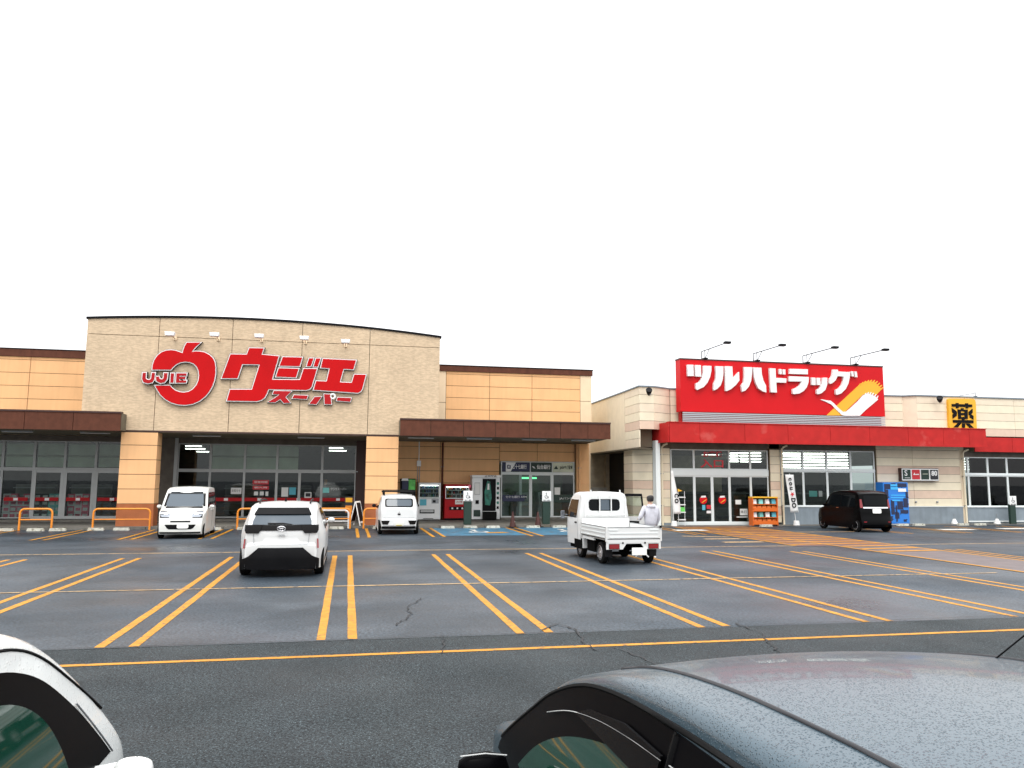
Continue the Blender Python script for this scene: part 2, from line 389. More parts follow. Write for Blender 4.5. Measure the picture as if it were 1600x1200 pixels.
# brick fascia: bays with recessed joints, arched top
def arch(x): return 8.95-.0062*(x+4.4)**2
bx = [-10.88, -8.05, -5.08, -2.15, .78, 3.94]
zs = 8.06
for i in range(5):
    x0, x1 = bx[i]+.012, bx[i+1]-.012
    MB().box(x0, x1, FC, FC+.16, 4.06, zs-.012).build('brick_panel', 'brick_cladding', sm)
    n = 8; top = [(x0+(x1-x0)*t/n, arch(x0+(x1-x0)*t/n)) for t in range(n+1)]
    MB().prism([(x0, zs+.012)]+[(x1, zs+.012)]+top[::-1], FC, FC+.16).build('brick_panel', 'brick_cladding', sm)
n = 24; T = [(-10.93+14.92*t/n) for t in range(n+1)]
MB().prism([(x, arch(x)+.002) for x in T]+[(x, arch(x)+.09) for x in T[::-1]], FC-.05, FC+.4).build('parapet_cap', 'black', sm)
MB().prism([(-10.86, 4.1), (3.92, 4.1), (3.92, arch(3.92)-.05)]+[(x, arch(x)-.05) for x in T[-2:0:-1]]+[(-10.86, arch(-10.86)-.05)], FC+.162, BW+3).build('wall', 'dark_joint_cream', sm)
MB().box(-10.85, 3.9, FC+.01, BW+.2, 3.98, 4.05).build('soffit', 'soffit', sm)
MB().box(-10.88, 3.94, FC-.012, FC+.1, 4.0, 4.056).build('drip_edge', 'brown_cap', sm)
# columns
for cx0, cx1 in ((-9.28, -7.86), (.76, 2.16)):
    c = MB().box(cx0+.02, cx1-.02, FC+.03, FC+.78, SW, 3.98).build('column', 'dark_joint', sm)
    z = 1.02
    while z < 3.9:
        z1 = min(z+.605, 3.98)
        MB().box(cx0, cx1, FC, FC+.8, z+.012, z1-.012).build('siding_panel', 'orange_siding', c); z += .605
    MB().box(cx0-.004, cx1+.004, FC-.004, FC+.804, SW+.001, 1.015).build('base_panel', 'rust_base', c)
# upper wings
def siding(x0, x1, z0, z1, Y, rows, xs, mt, parent, th=.05, back='dark_joint'):
    MB().box(x0, x1, Y+th, Y+th+.15, z0, z1).build('wall', back, parent)
    for i in range(len(xs)-1):
        for j in range(len(rows)-1):
            if xs[i+1] <= x0 or xs[i] >= x1: continue
            a, b = max(xs[i], x0), min(xs[i+1], x1); c, d = rows[j], rows[j+1]
            if c < z0-.001 or d > z1+.001: continue
            m_ = mt(j) if callable(mt) else mt
            panel('siding_panel', m_, parent, a+.012, b-.012, Y, Y+th, c+.011, d-.011)
rows = [4.45+.605*i for i in range(6)]+[7.62]
siding(-34, -10.9, 4.4, 7.62, BW, rows, [-34+2.43*i for i in range(11)], 'orange_siding', sm)
siding(4.78, 11.92, 4.4, 7.62, BW, rows, [4.78, 7.05, 9.3, 11.92], 'orange_siding', sm)
siding(3.96, 4.78, 4.4, 7.62, BW-.004, [4.45, 6.0, 7.62], [3.96, 4.78], 'cream_trim', sm)
siding(11.92, 12.55, 4.4, 7.62, BW-.004, [4.45, 6.25, 7.62], [11.92, 12.55], 'cream_trim', sm)
MB().box(-34, -10.9, BW-.06, BW+.4, 7.62, 7.96).build('parapet_cap', 'brown_fascia', sm)
MB().box(3.96, 12.6, BW-.06, BW+.4, 7.62, 7.9).build('parapet_cap', 'brown_fascia', sm)
MB().box(-34, -10.9, BW-.08, BW+.42, 7.96, 8.0).build('roof_edge', 'black', sm)
MB().box(3.96, 12.63, BW-.08, BW+.42, 7.9, 7.945).build('roof_edge', 'black', sm)
MB().box(12.4, 12.54, BW+.21, 75, 0, 7.6).build('side_wall', 'cream_trim', sm)
MB().box(-34, 12.4, 58, 58.3, 0, 7.5).build('rear_wall', 'cream_trim', sm)
MB().box(-34, 12.4, BW+.45, 57.9, 7.3, 7.5).build('roof', 'concrete', sm)
# canopies
def canopy(x0, x1, x1b, zt, zb, seams, nm='left'):
    c = MB().slab([(x0, CF+.06), (x1, CF+.06), (x1b, BW-.02), (x0, BW-.02)], zb+.03, zt-.06).build('canopy', 'soffit', sm)
    for a, b in zip(seams, seams[1:]):
        MB().box(a+.01, b-.01, CF, CF+.05, zb, zt-.07).build('fascia_panel', 'brown_fascia', c)
    MB().box(x0, x1, CF-.03, CF+.3, zt-.066, zt).build('coping', 'brown_cap', c)
    return c
cL = canopy(-34, -9.12, -9.12, 4.76, 3.98, [-9.12-1.78*i for i in range(14, -1, -1)])
cR = canopy(2.16, 11.79, 12.3, 4.75, 3.99, [2.16, 3.5, 4.95, 6.4, 7.95, 9.4, 10.7, 11.79])
# lamp strips below the canopies and brick front
for lw, (x, yy, z) in zip(('above the stacked goods window', 'just left of the left orange column', 'cut off at the left edge', 'above the white vending machine', 'above the photo booth', 'above the bank front', 'at the right end of the brown canopy', 'above the parked white van', 'above the entrance doors'), ((-13.6, 36.4, 3.99), (-10.6, 36.4, 3.99), (-17, 36.4, 3.99), (3.2, 35.9, 4.0), (5.9, 35.9, 4.0), (8.5, 35.9, 4.0), (10.9, 35.9, 4.0), (-6.2, 37, 3.97), (-1.7, 37, 3.97))):
    t = thing('ceiling_lamp', 'slim unlit lamp strip under the supermarket canopy, %s' % lw, 'lamp', (x, yy, z), 0, 'lamp strips under the supermarket canopies')
    MB().box(-.6, .6, -.06, .06, -.03, .02).build('housing', 'steel', t); MB().box(-.58, .58, -.045, .045, -.05, -.031).build('diffuser', 'white_metal', t)
LAMPN = ['leftmost', 'second', 'third', 'fourth', 'fifth']
# vending recess wall
rows2 = [.7, 1.31, 1.92, 2.52, 3.13, 3.74, 3.99]
def recess(x0, x1, z0, z1): siding(x0, x1, z0, z1, BW, rr, [2.2, 4.55, 7.62, 11.6, 12.32], 'orange_siding', sm)
rr = [z0_ for z0_ in (.1, .7, 1.31, 1.92, 2.52, 3.13, 3.74, 3.99)]
siding(2.17, 7.6, .1, 3.99, BW, rr, [2.17, 4.55, 7.6], 'orange_siding', sm)
rr2 = [3.04, 3.13+.0, 3.74, 3.99]
siding(7.6, 11.62, 3.04, 3.99, BW, [3.04, 3.55, 3.99], [7.6, 9.6, 11.62], 'orange_siding', sm)
siding(11.62, 12.3, .1, 3.99, BW-.35, rr, [11.62, 12.3], 'orange_siding', sm, back='orange_siding')
MB().box(12.24, 12.3, BW-.3, BW+.2, SW, 3.98).build('corner_trim', 'orange_siding', sm)
# drain pipes and conduit on the recess wall
for x, mt, r in ((4.66, 'brown_fascia', .05), (11.75, 'orange_siding', .055)):
    y_ = BW-.08 if x < 10 else BW-.44
    t = thing('downpipe', 'brown downpipe between the white and red vending machines' if x < 10 else 'orange downpipe on the pillar right of the bank counter', 'pipe', (x, y_, SW))
    MB().tube([(0, 0, 0), (0, 0, 3.85)], r, 10).build('pipe', mt, t, smooth=40)
    for z in (1.1, 2.6): MB().box(-.07, .07, -.03, .08, z, z+.05).build('bracket', 'steel', t)
t = thing('conduit', 'thin grey conduit with a small switch box above the white vending machine', 'cable', (3.42, BW-.03, 1.9))
MB().tube([(0, 0, 0), (0, 0, .85)], .018, 6).build('pipe', 'steel', t); MB().tube([(.1, 0, 0), (.1, 0, .85)], .018, 6).build('pipe', 'steel', t)
MB().tube([(.05, 0, 1.1), (.05, 0, 2.08)], .025, 6).build('pipe', 'white_metal', t); MB().box(-.05, .15, -.08, .02, .84, 1.12).build('switch_box', 'white_metal', t, bevel=.01)
# ---------------- shop windows
def fp_x(x, y, Y): return FP(x, y, Y)[0]
def window(parent, x0, x1, z0, z1, Y, fr=.045, mt='frame_metal', gl='glass', depth=.09, name='window', bar=None):
    m = MB()
    m.box(x0, x0+fr, Y, Y+depth, z0, z1).box(x1-fr, x1, Y, Y+depth, z0, z1)
    m.box(x0+fr, x1-fr, Y+.003, Y+depth, z0, z0+fr).box(x0+fr, x1-fr, Y+.003, Y+depth, z1-fr, z1)
    f = m.build(name, mt, parent)
    MB().box(x0+fr, x1-fr, Y+.04, Y+.052, z0+fr, z1-fr).build('pane', gl, f)
    return f
GL = []
Y = BW
lx = [fp_x(px, 740, Y) for px in (-46, 2.5, 52, 100, 148.5)]+[-9.9]
lx = [lx[0]-1.6*2, lx[0]-1.6]+lx
ztr = 2.42; zt = 3.74; zb = SW+.12
for i in range(len(lx)-1):
    window(sm, lx[i]+.002, lx[i+1]-.002, ztr+.05, zt, Y, .05, gl='glass_clear')
    if lx[i+1] > -13 and i >= 4: window(sm, lx[i]+.002, lx[i+1]-.002, SW+.09, ztr, Y, .13, name='door', gl='glass_clear')
    else: window(sm, lx[i]+.002, lx[i+1]-.002, zb, ztr, Y, .05, gl='glass_clear')
MB().box(lx[0], -9.9, Y-.03, Y+.12, ztr+.002, ztr+.048).build('transom', 'frame_metal', sm)
MB().box(lx[0], -9.9, Y-.02, Y+.1, SW, SW+.088).build('window_sill', 'frame_metal', sm)
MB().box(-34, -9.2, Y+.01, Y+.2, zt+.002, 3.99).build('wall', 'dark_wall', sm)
mxs = [fp_x(px, 700, Y) for px in (279, 330, 383.5, 434, 504.5, 557)]
for i in range(5):
    window(sm, mxs[i]+.002, mxs[i+1]-.002, ztr+.05, 3.72, Y, .05, gl='glass_clear')
    if i == 3:
        xm = fp_x(467.5, 760, Y)
        window(sm, mxs[i]+.002, xm-.002, SW+.09, ztr, Y, .06, name='door'); window(sm, xm+.002, mxs[i+1]-.002, SW+.09, ztr, Y, .06, name='door')
    else: window(sm, mxs[i]+.002, mxs[i+1]-.002, zb, ztr, Y, .05)
MB().box(mxs[0]-.1, mxs[-1]+.1, Y-.04, Y+.12, ztr+.002, ztr+.048).build('transom', 'frame_metal', sm)
MB().box(mxs[0], mxs[-1], Y-.02, Y+.1, SW, SW+.088).build('window_sill', 'frame_metal', sm)
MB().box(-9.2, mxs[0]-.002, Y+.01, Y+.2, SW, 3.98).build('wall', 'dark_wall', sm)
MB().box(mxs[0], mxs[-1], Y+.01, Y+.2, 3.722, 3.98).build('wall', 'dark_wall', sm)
MB().box(mxs[-1]+.002, 2.16, Y-.01, Y+.2, SW, 3.98).build('wall', 'brown_cap', sm)
MB().box(mxs[0]-.16, mxs[0]-.004, Y-.05, Y+.008, SW, 3.97).build('frame_post', 'frame_metal', sm)
# red safety film with small white marks across the panes
def film(x0, x1, z0=1.0, z1=1.16):
    MB().box(x0, x1, Y+.022, Y+.034, z0, z1).build('film_strip', 'film_red', sm)
    c = (x0+x1)/2; MB().box(c-.09, c+.09, Y+.012, Y+.02, z0+.02, z1-.02).build('film_mark', 'logo_white', sm)
for i in range(len(lx)-1): film(lx[i]+.16, lx[i+1]-.16)
for i in range(5): film(mxs[i]+.06, mxs[i+1]-.06)
# roller shades behind upper panes
for i in range(len(lx)-1):
    MB().box(lx[i]+.1, lx[i+1]-.06, Y+.10, Y+.12, 2.55, 3.62).build('roller_shade', 'shade_light', sm)
    MB().box(lx[i]+.1, lx[i+1]-.06, Y+.085, Y+.098, 3.0, 3.10).build('shade_bar', 'shade_olive', sm)
for i, (a, b) in enumerate(((mxs[1], mxs[2]), (mxs[2], mxs[3]), (mxs[3], fp_x(468, 700, Y)))):
    MB().box(a+.06, b-.04, Y+.10, Y+.12, 2.5, 3.66).build('roller_shade', 'shade_light', sm)
    MB().box(a+.06, b-.04, Y+.085, Y+.098, 3.08, 3.16).build('shade_bar', 'shade_olive', sm)
# interior shell
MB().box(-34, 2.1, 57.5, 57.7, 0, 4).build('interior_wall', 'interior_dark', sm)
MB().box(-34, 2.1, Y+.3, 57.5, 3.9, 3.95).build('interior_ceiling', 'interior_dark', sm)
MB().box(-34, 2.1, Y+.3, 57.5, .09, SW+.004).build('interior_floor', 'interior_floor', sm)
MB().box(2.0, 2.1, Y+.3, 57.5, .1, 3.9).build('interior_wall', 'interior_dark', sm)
for i, yy in enumerate((42.5, 46, 50.5, 56)):
    s = yy/BW
    for (xa, xb) in ((mxs[0]+.3, mxs[1]-.1), (mxs[4]+.3, mxs[5]-.3)) if i < 3 else ((mxs[0]+.8, mxs[1]-.1),):
        MB().box(xa*s, (xa+(xb-xa)*(.5+.16*i))*s, yy, yy+.2, 3.84-.03*s, 3.84).build('ceiling_light', 'tube_light', sm)
# bank front
bk = thing('cash_machine_corner', 'glazed bank cash machine corner under navy, green and grey bank signs', 'bank front')
Yb = BW-.1
b0, b1, b2, b3 = [fp_x(px, 780, Yb) for px in (782.5, 828.6, 863, 897.6)]
zs0, zs1 = 2.45, 3.0
window(bk, b0, b1-.002, SW+.1, 2.42, Yb, .06, 'frame_white', 'glass_clear'); window(bk, b2+.002, b3, SW+.1, 2.42, Yb, .06, 'frame_white', 'glass_clear')
window(bk, b1+.002, b2-.002, SW+.02, 2.42, Yb, .09, 'frame_white', 'glass_clear', name='door')
MB().box(b0, b3, Yb-.01, Yb+.08, SW, SW+.098).build('sill', 'concrete', bk)
m = MB(); m.box(b0, b3, Yb-.012, Yb+.08, 3.0, 3.04).box(b0, b3, Yb-.012, Yb+.08, 2.422, 2.5)
for x in (b0, b1-.02, b2-.02, b3-.04): m.box(x, x+.04, Yb-.012, Yb+.08, 2.502, 2.998)
m.build('sign_frame', 'frame_white', bk)
MB().box(b0+.05, b1-.03, Yb+.01, Yb+.05, 2.51, 2.99).build('sign_board', 'navy', bk)
MB().box(b1+.03, b2-.03, Yb+.01, Yb+.05, 2.51, 2.99).build('sign_board', 'deep_green', bk)
MB().box(b2+.03, b3-.05, Yb+.01, Yb+.05, 2.51, 2.99).build('sign_board', 'shade_light', bk)
MB().prism([(b0+.25, 2.515), (b0+.5, 2.515), (b0+.78, 2.985), (b0+.25, 2.985)], Yb+.002, Yb+.009).build('sign_flash', 'logo_white', bk)
m = MB(); m.box(b0+.32, b0+.38, Yb-.004, Yb+.001, 2.66, 2.86).box(b0+.38, b0+.5, Yb-.004, Yb+.001, 2.66, 2.71).box(b0+.44, b0+.5, Yb-.004, Yb+.001, 2.711, 2.84).box(b0+.38, b0+.438, Yb-.004, Yb+.001, 2.82, 2.86)
m.build('sign_emblem', 'navy', bk)
text('七十七銀行', b0+(b1-b0)*.62, Yb, 2.75, .24, 'logo_white', bk, width=(b1-b0)*.50, bold=.004)
text('仙台銀行', b1+(b2-b1)*.6, Yb, 2.75, .24, 'logo_white', bk, width=(b2-b1)*.62, bold=.004)
MB().prism([(b1+.08, 2.8), (b1+.18, 2.79), (b1+.27, 2.68), (b1+.17, 2.7)], Yb-.002, Yb+.004).build('sign_emblem', 'logo_white', bk)
text('JAみやぎ登米', b2+(b3-b2)*.63, Yb, 2.74, .2, 'black', bk, width=(b3-b2)*.58, bold=.004)
MB().prism([(b2+.08, 2.66), (b2+.32, 2.66), (b2+.2, 2.84)], Yb-.002, Yb+.004).build('sign_emblem', 'deep_green', bk)
MB().box(b0+.08, b1-.3, Yb+.02, Yb+.035, 1.0, 1.32).build('window_band', 'navy', bk)
MB().box(b2+.08, b3-.1, Yb+.02, Yb+.035, .95, 1.35).build('window_band', 'deep_green', bk)
MB().box(b2+.12, b2+.42, Yb+.005, Yb+.018, 1.35, 1.72).build('notice', 'paper_white', bk)
text('七十七銀行 ATM', b0+.8, Yb+.016, 1.22, .13, 'logo_white', bk, width=1.1)
text('JAバンク', b2+.75, Yb+.016, 1.15, .13, 'logo_white', bk, width=.7)
MB().box(7.6, 11.6, 42.2, 42.4, .1, 3).build('back_wall', 'shade_olive', bk)
MB().box(7.6, 11.6, Yb+.1, 42.2, 2.92, 2.98).build('ceiling', 'interior_mid', bk)
MB().box(7.6, 11.6, Yb+.1, 42.2, .08, .106).build('floor', 'interior_mid', bk)
MB().box(b1-.55, b1-.42, Yb+.15, Yb+.25, .11, 2.9).build('post', 'white_metal', bk)
MB().box(9.0, 9.9, 41.2, 41.25, 2.15, 2.24).build('exit_light', 'green_light', bk)
for x, lw in ((8.1, 'left'), (9.2, 'middle'), (10.4, 'right')):
    t = thing('cash_machine', 'pale cash machine inside the glazed bank corner behind the %s pane' % lw, 'cash machine', (x, 41.8, .106), 0, 'cash machines in the bank corner')
    MB().box(-.35, .35, -.3, .3, 0, 1.35).box(-.35, .35, -.5, -.3, .6, .85).build('cabinet', 'frame_metal', t, bevel=.02); MB().box(-.22, .22, -.31, -.3, .95, 1.2).build('screen', 'navy', t)
# ---------------- big sign
def FPs(pts, ox, oy, s, Y): return [FP(ox+x/s, oy+y/s, Y) for x, y in pts]
def letters(name, label, polys, Y, parent=None, grow=.05, face='logo_red', edge='logo_white', d=.14, cat='sign'):
    t = parent or thing(name, label, cat)
    for p in polys:
        e = MB().prism(offs(p, grow), Y-d+.022, Y-.01).build('letter', 'black', t)
        MB().prism(offs(p, grow-.012), Y-d, Y-d+.021).build('rim', edge, e)
        MB().prism(p, Y-d-.02, Y-d-.001).build('face', face, e)
    return t
apple = [(235, 625), (240, 570), (262, 505), (300, 450), (350, 410), (410, 388), (470, 383), (530, 392), (580, 410), (612, 422), (622, 380), (640, 330), (665, 290), (835, 290), (780, 335), (745, 375), (722, 410), (760, 400), (820, 400), (880, 410), (940, 440), (985, 480), (1010, 530), (1020, 600), (1018, 680), (1005, 760), (980, 830), (940, 900), (890, 960), (820, 1015), (740, 1050), (650, 1065), (560, 1060), (470, 1035), (400, 995), (340, 940), (300, 880), (270, 825), (455, 825), (480, 855), (520, 885), (570, 905), (630, 912), (690, 900), (740, 870), (785, 820), (810, 760), (818, 700), (812, 640), (790, 590), (750, 550), (700, 530), (640, 525), (580, 535), (530, 560), (490, 595), (465, 625)]
s1 = letters('apple_sign', 'red apple ring emblem with white edge and small UJIE letters', [FPs(apple, 210, 500, 8, FC)], FC)
uj = [[(120, 668), (160, 668), (155, 735), (175, 755), (210, 755), (225, 735), (235, 668), (272, 668), (262, 750), (235, 788), (180, 798), (130, 785), (113, 745)],
      [(385, 672), (428, 672), (418, 750), (390, 785), (340, 795), (290, 770), (285, 715), (322, 715), (330, 745), (365, 750), (380, 730)],
      [(470, 675), (508, 675), (500, 790), (462, 790)],
      [(540, 675), (665, 675), (660, 702), (578, 702), (576, 718), (650, 718), (648, 745), (573, 745), (571, 762), (662, 765), (655, 790), (532, 790)]]
letters('', '', [FPs(p, 210, 500, 8, FC-.03) for p in uj], FC-.03, s1, .05, 'film_red', d=.2)
kata = [[(130, 212), (285, 215), (310, 152), (445, 155), (425, 215), (590, 230), (525, 455), (795, 457), (830, 350), (955, 352), (905, 520), (885, 545), (850, 553), (490, 545), (475, 590), (455, 625), (425, 648), (380, 660), (95, 655), (125, 550), (335, 550), (410, 308), (240, 305), (195, 440), (45, 440)],
        [(630, 238), (815, 242), (790, 325), (600, 320)], [(590, 345), (780, 350), (755, 432), (565, 425)],
        [(882, 250), (924, 250), (897, 325), (858, 325)], [(948, 252), (990, 252), (963, 330), (925, 328)],
        [(1015, 255), (1330, 270), (1305, 355), (1210, 350), (1175, 480), (1290, 485), (1315, 405), (1425, 408), (1390, 540), (1375, 565), (1350, 580), (925, 550), (950, 468), (1050, 472), (1080, 345), (995, 338)]]
s2 = letters('katakana_sign', 'large slanted red katakana shop name with white edges beside the apple', [FPs(p, 340, 520, 6.154, FC) for p in kata], FC)
sup = [[(545, 562), (712, 566), (655, 622), (700, 675), (640, 678), (605, 640), (555, 672), (490, 668), (560, 625), (600, 595), (533, 592)],
       [(735, 602), (868, 607), (858, 640), (722, 632)], [(935, 620), (1000, 618), (950, 690), (885, 685)], [(1025, 592), (1085, 595), (1095, 690), (1030, 688)], [(1155, 625), (1285, 630), (1275, 665), (1145, 655)]]
s3 = letters('katakana_sign', 'small red katakana word below the large shop name', [FPs(p, 340, 520, 6.154, FC) for p in sup], FC, grow=.04, face='film_red')
cx, cz = FP(340+1108/6.154, 520+615/6.154, FC)
m = MB(); m.tube([(cx+.10*math.cos(a), FC-.12, cz+.10*math.sin(a)) for a in [i*math.pi/8 for i in range(16)]], .045, 8, closed=True); m.build('ring_mark', 'logo_white', s3, smooth=40)
# sign lamps on the fascia
for i, (px, pz) in enumerate(((-7.4, 8.0), (-5.65, 8.05), (-3.86, 8.07), (-2.01, 8.06), (-.28, 7.99))):
    t = thing('sign_lamp', 'white floodlight on a short bent arm, %s from the left above the red lettering' % LAMPN[i], 'lamp', (px, FC, pz), 0, 'floodlights on the brick front')
    MB().tube([(0, 0, 0), (0, -.12, -.02), (0, -.95, .12)], .022, 8).build('arm', 'cream_trim', t, smooth=40)
    MB().box(-.06, .06, -.05, 0, -.08, .08).build('base', 'cream_trim', t)
    MB().prism([(-.17, -.07), (.17, -.07), (.2, .09), (-.2, .09)], -1.15, -.92).build('lamp_head', 'white_metal', t, bevel=.015)
# ================================================================== DRUGSTORE
ds = thing('drugstore', 'cream tiled drugstore with red canopy and grey base', 'building')
RY = 35.4
MB().slab([(12.8, 34.7), (60, 34.7), (60, 90), (12.8, 90)], -.05, .02).build('pavement', 'concrete', kind='structure')
tone = ['pink_tile', 'cream_tile', 'cream_tile_mid', 'cream_tile']
zrU = [4.5, 4.9, 5.31, 5.72, 6.13, 6.5]
TU = ['cream_tile', 'pink_tile', 'cream_tile', 'cream_tile_mid', 'pink_tile']
TU = ['pink_tile', 'cream_tile', 'cream_tile_mid', 'cream_tile', 'cream_tile_mid']
def tiles(x0, x1, zr, tn, Y, xs, th=.05):
    for a, b in zip(xs, xs[1:]):
        for j in range(len(zr)-1):
            panel('wall_panel', tn[j % len(tn)], ds, a+.008, b-.008, Y, Y+th, zr[j]+.008, zr[j+1]-.008)
MB().box(15.05, 60, RY+.051, RY+.3, 3.7, 6.5).build('wall', 'dark_joint_cream', ds)
tiles(0, 0, zrU, TU, RY, [15.12, 18, 21, 24, 26.35, 27.9])
tiles(0, 0, zrU, TU, RY-.45, [28.35, 31.2, 34.2, 37.2, 40.2])
MB().slab([(27.9, RY), (28.35, RY-.45), (28.35, RY+.05), (27.9, RY+.05)], 4.5, 6.5).build('wall', 'cream_tile_mid', ds)
MB().box(28.36, 60, RY-.399, RY+.05, 4.5, 6.5).build('wall', 'dark_joint_cream', ds)
MB().slab([(15.0, RY-.05), (27.85, RY-.05), (28.3, RY-.5), (60, RY-.5), (60, RY+.5), (15.0, RY+.5)], 6.5, 6.56).build('parapet_cap', 'grey_base', ds)
# left corner: front, chamfer, side wall above the dark gap
def skew(x0, y0, x1, y1, zr, tn, n=1, th=.05, name='wall_panel'):
    d = Vector((x1-x0, y1-y0)); L = d.length; d.normalize(); nn = Vector((d.y, -d.x))
    for i in range(n):
        a = L*i/n+.008; b = L*(i+1)/n-.008
        for j in range(len(zr)-1):
            P = Vector((x0, y0)); p, q = P+d*a, P+d*b
            MB().slab([tuple(p), tuple(q), tuple(q-nn*th), tuple(p-nn*th)], zr[j]+.008, zr[j+1]-.008).build(name, tn[j % len(tn)], ds)
skew(14.03, 34.75, 15.1, RY, zrU, TU)
zrS = [3.66, 4.08, 4.49]+zrU[1:]
TS = ['cream_tile_mid', 'cream_tile', 'pink_tile', 'cream_tile', 'cream_tile_mid', 'cream_tile', 'cream_tile_mid']
skew(13.3, 34.75, 14.03, 34.75, zrU, TU)
skew(13.45, 37.2, 13.3, 34.8, zrS, TS)
skew(13.9, 46, 13.45, 37.22, [3.66, 6.5], ['metal_siding'], n=22)
MB().slab([(13.36, 34.81), (14.03, 34.81), (15.1, RY+.06), (15.1, RY+.3), (13.8, 37), (14.2, 46), (13.96, 46), (13.51, 37.2)], 4.55, 6.49).build('wall', 'dark_joint_cream', ds)
MB().slab([(13.52, 37.2), (13.37, 35.5), (14.2, 35.5), (14.2, 46), (13.97, 46)], 3.7, 4.549).build('wall', 'dark_joint_cream', ds)
MB().slab([(13.24, 34.69), (14.05, 34.69), (15.06, RY-.06), (15.06, RY+.3), (13.9, 37), (14.3, 46), (13.85, 46), (13.4, 37.2)], 6.5, 6.555).build('parapet_cap', 'grey_base', ds)
MB().slab([(13.3, 34.85), (13.9, 46), (20, 46), (20, 36), (15.1, 36)], 3.6, 3.655).build('soffit', 'soffit', ds)
# lower corner
zrL = [.12, .47, .88, 1.29, 1.70, 2.11, 2.52, 2.93, 3.34, 3.66]
TL = ['cream_tile', 'pink_tile', 'cream_tile', 'cream_tile_mid', 'pink_tile', 'cream_tile', 'cream_tile_mid', 'cream_tile']
skew(13.78, 38.3, 13.62, 36.6, zrL, TL); skew(13.62, 36.6, 14.25, 35.6, zrL, TL)
tiles(0, 0, zrL, TL, RY+.05, [14.45, 15.08])
MB().box(14.45, 15.08, RY+.101, RY+.3, .1, 4).build('wall', 'dark_joint_cream', ds)
MB().slab([(13.7, 36.7), (14.26, 35.7), (15, 35.7), (15, 38.3), (13.85, 38.3)], .1, 3.66).build('wall', 'dark_joint_cream', ds)
MB().box(14.22, 14.44, RY-.3, RY+.1, .02, 4.0).build('column', 'frame_white', ds)
MB().box(12.6, 22, 44, 44.2, 0, 3.65).build('wall', 'gap_wall', ds)
MB().box(13.85, 15.0, 38.31, 38.4, .1, 3.66).build('wall', 'gap_wall', ds)
for x in (13.1, 14.6): MB().box(x, x+.4, 43.6, 43.95, 0, 3.6).build('column', 'gap_wall', ds)
MB().box(12.56, 14.4, 42.9, 43.0, 0, 1.7).build('gate_panel', 'interior_mid', ds)
# lower front walls
tiles(0, 0, zrL, TL, RY, [20.3, 20.84])
MB().box(20.3, 20.84, RY+.051, RY+.3, .1, 4).build('wall', 'dark_joint_cream', ds)
zr2 = [.9, 1.29, 1.70, 2.11, 2.52, 2.93, 3.34, 3.75, 4.0]
T2 = ['cream_tile', 'pink_tile', 'cream_tile', 'cream_tile_mid', 'pink_tile', 'cream_tile', 'cream_tile_mid', 'cream_tile_mid']
tiles(0, 0, zr2, T2, RY, [26.22, 28.3, 31.1])
MB().box(26.22, 31.1, RY+.051, RY+.3, .02, 4).build('wall', 'dark_joint_cream', ds)
MB().box(20.98, 31.1, RY-.03, RY+.05, .02, .86).build('base_wall', 'grey_base', ds)
MB().box(20.98, 31.14, RY-.06, RY+.05, .862, .9).build('base_ledge', 'frame_white', ds)
MB().box(31.36, 60, RY-.03, RY+.05, .02, .84).build('base_wall', 'grey_base', ds)
MB().box(31.36, 60, RY-.07, RY+.05, .842, .88).build('base_ledge', 'frame_white', ds)
MB().box(31.36, 60, RY-.09, RY-.05, .1, .16).build('base_ledge', 'frame_white', ds)
MB().box(14.46, 15.06, RY-.0, RY+.045, .02, .115).build('base_wall', 'grey_base', ds)
# windows
def fx(px, py): return FP(px, py, RY)[0]
us = [fx(1048.5, 715), fx(1084.7, 715), fx(1140, 715), fx(1173, 715), fx(1200.5, 715)]
z1t, z1b = 3.62, 2.66
for a, b in zip(us, us[1:]): window(ds, a+.002, b-.002, z1b, z1t, RY+.06, .045, 'frame_white', 'glass_clear')
MB().box(us[0], us[-1], RY+.02, RY+.2, 2.36, 2.655).build('transom', 'frame_white', ds)
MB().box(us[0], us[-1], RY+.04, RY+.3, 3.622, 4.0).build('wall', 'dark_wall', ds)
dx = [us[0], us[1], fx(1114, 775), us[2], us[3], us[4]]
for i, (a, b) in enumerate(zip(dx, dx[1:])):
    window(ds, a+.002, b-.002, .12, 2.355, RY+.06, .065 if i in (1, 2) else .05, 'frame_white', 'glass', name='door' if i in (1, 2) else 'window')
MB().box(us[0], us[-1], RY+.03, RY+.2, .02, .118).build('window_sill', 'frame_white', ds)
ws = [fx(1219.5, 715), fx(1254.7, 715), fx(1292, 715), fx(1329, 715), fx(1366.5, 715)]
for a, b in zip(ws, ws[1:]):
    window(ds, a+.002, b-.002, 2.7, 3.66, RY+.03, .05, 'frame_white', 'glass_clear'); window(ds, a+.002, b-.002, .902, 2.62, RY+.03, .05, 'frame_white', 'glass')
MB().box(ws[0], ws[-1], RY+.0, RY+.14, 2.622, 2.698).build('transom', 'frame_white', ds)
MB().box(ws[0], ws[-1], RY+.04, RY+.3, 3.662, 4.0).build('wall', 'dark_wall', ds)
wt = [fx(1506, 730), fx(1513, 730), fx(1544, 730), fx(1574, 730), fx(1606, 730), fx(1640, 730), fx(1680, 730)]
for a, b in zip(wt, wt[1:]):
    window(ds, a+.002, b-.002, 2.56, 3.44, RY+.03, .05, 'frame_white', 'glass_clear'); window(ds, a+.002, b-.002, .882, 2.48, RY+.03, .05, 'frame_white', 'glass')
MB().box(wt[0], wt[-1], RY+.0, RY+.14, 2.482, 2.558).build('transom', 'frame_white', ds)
MB().box(wt[0], 60, RY+.04, RY+.3, 3.442, 4.5).build('wall', 'dark_wall', ds)
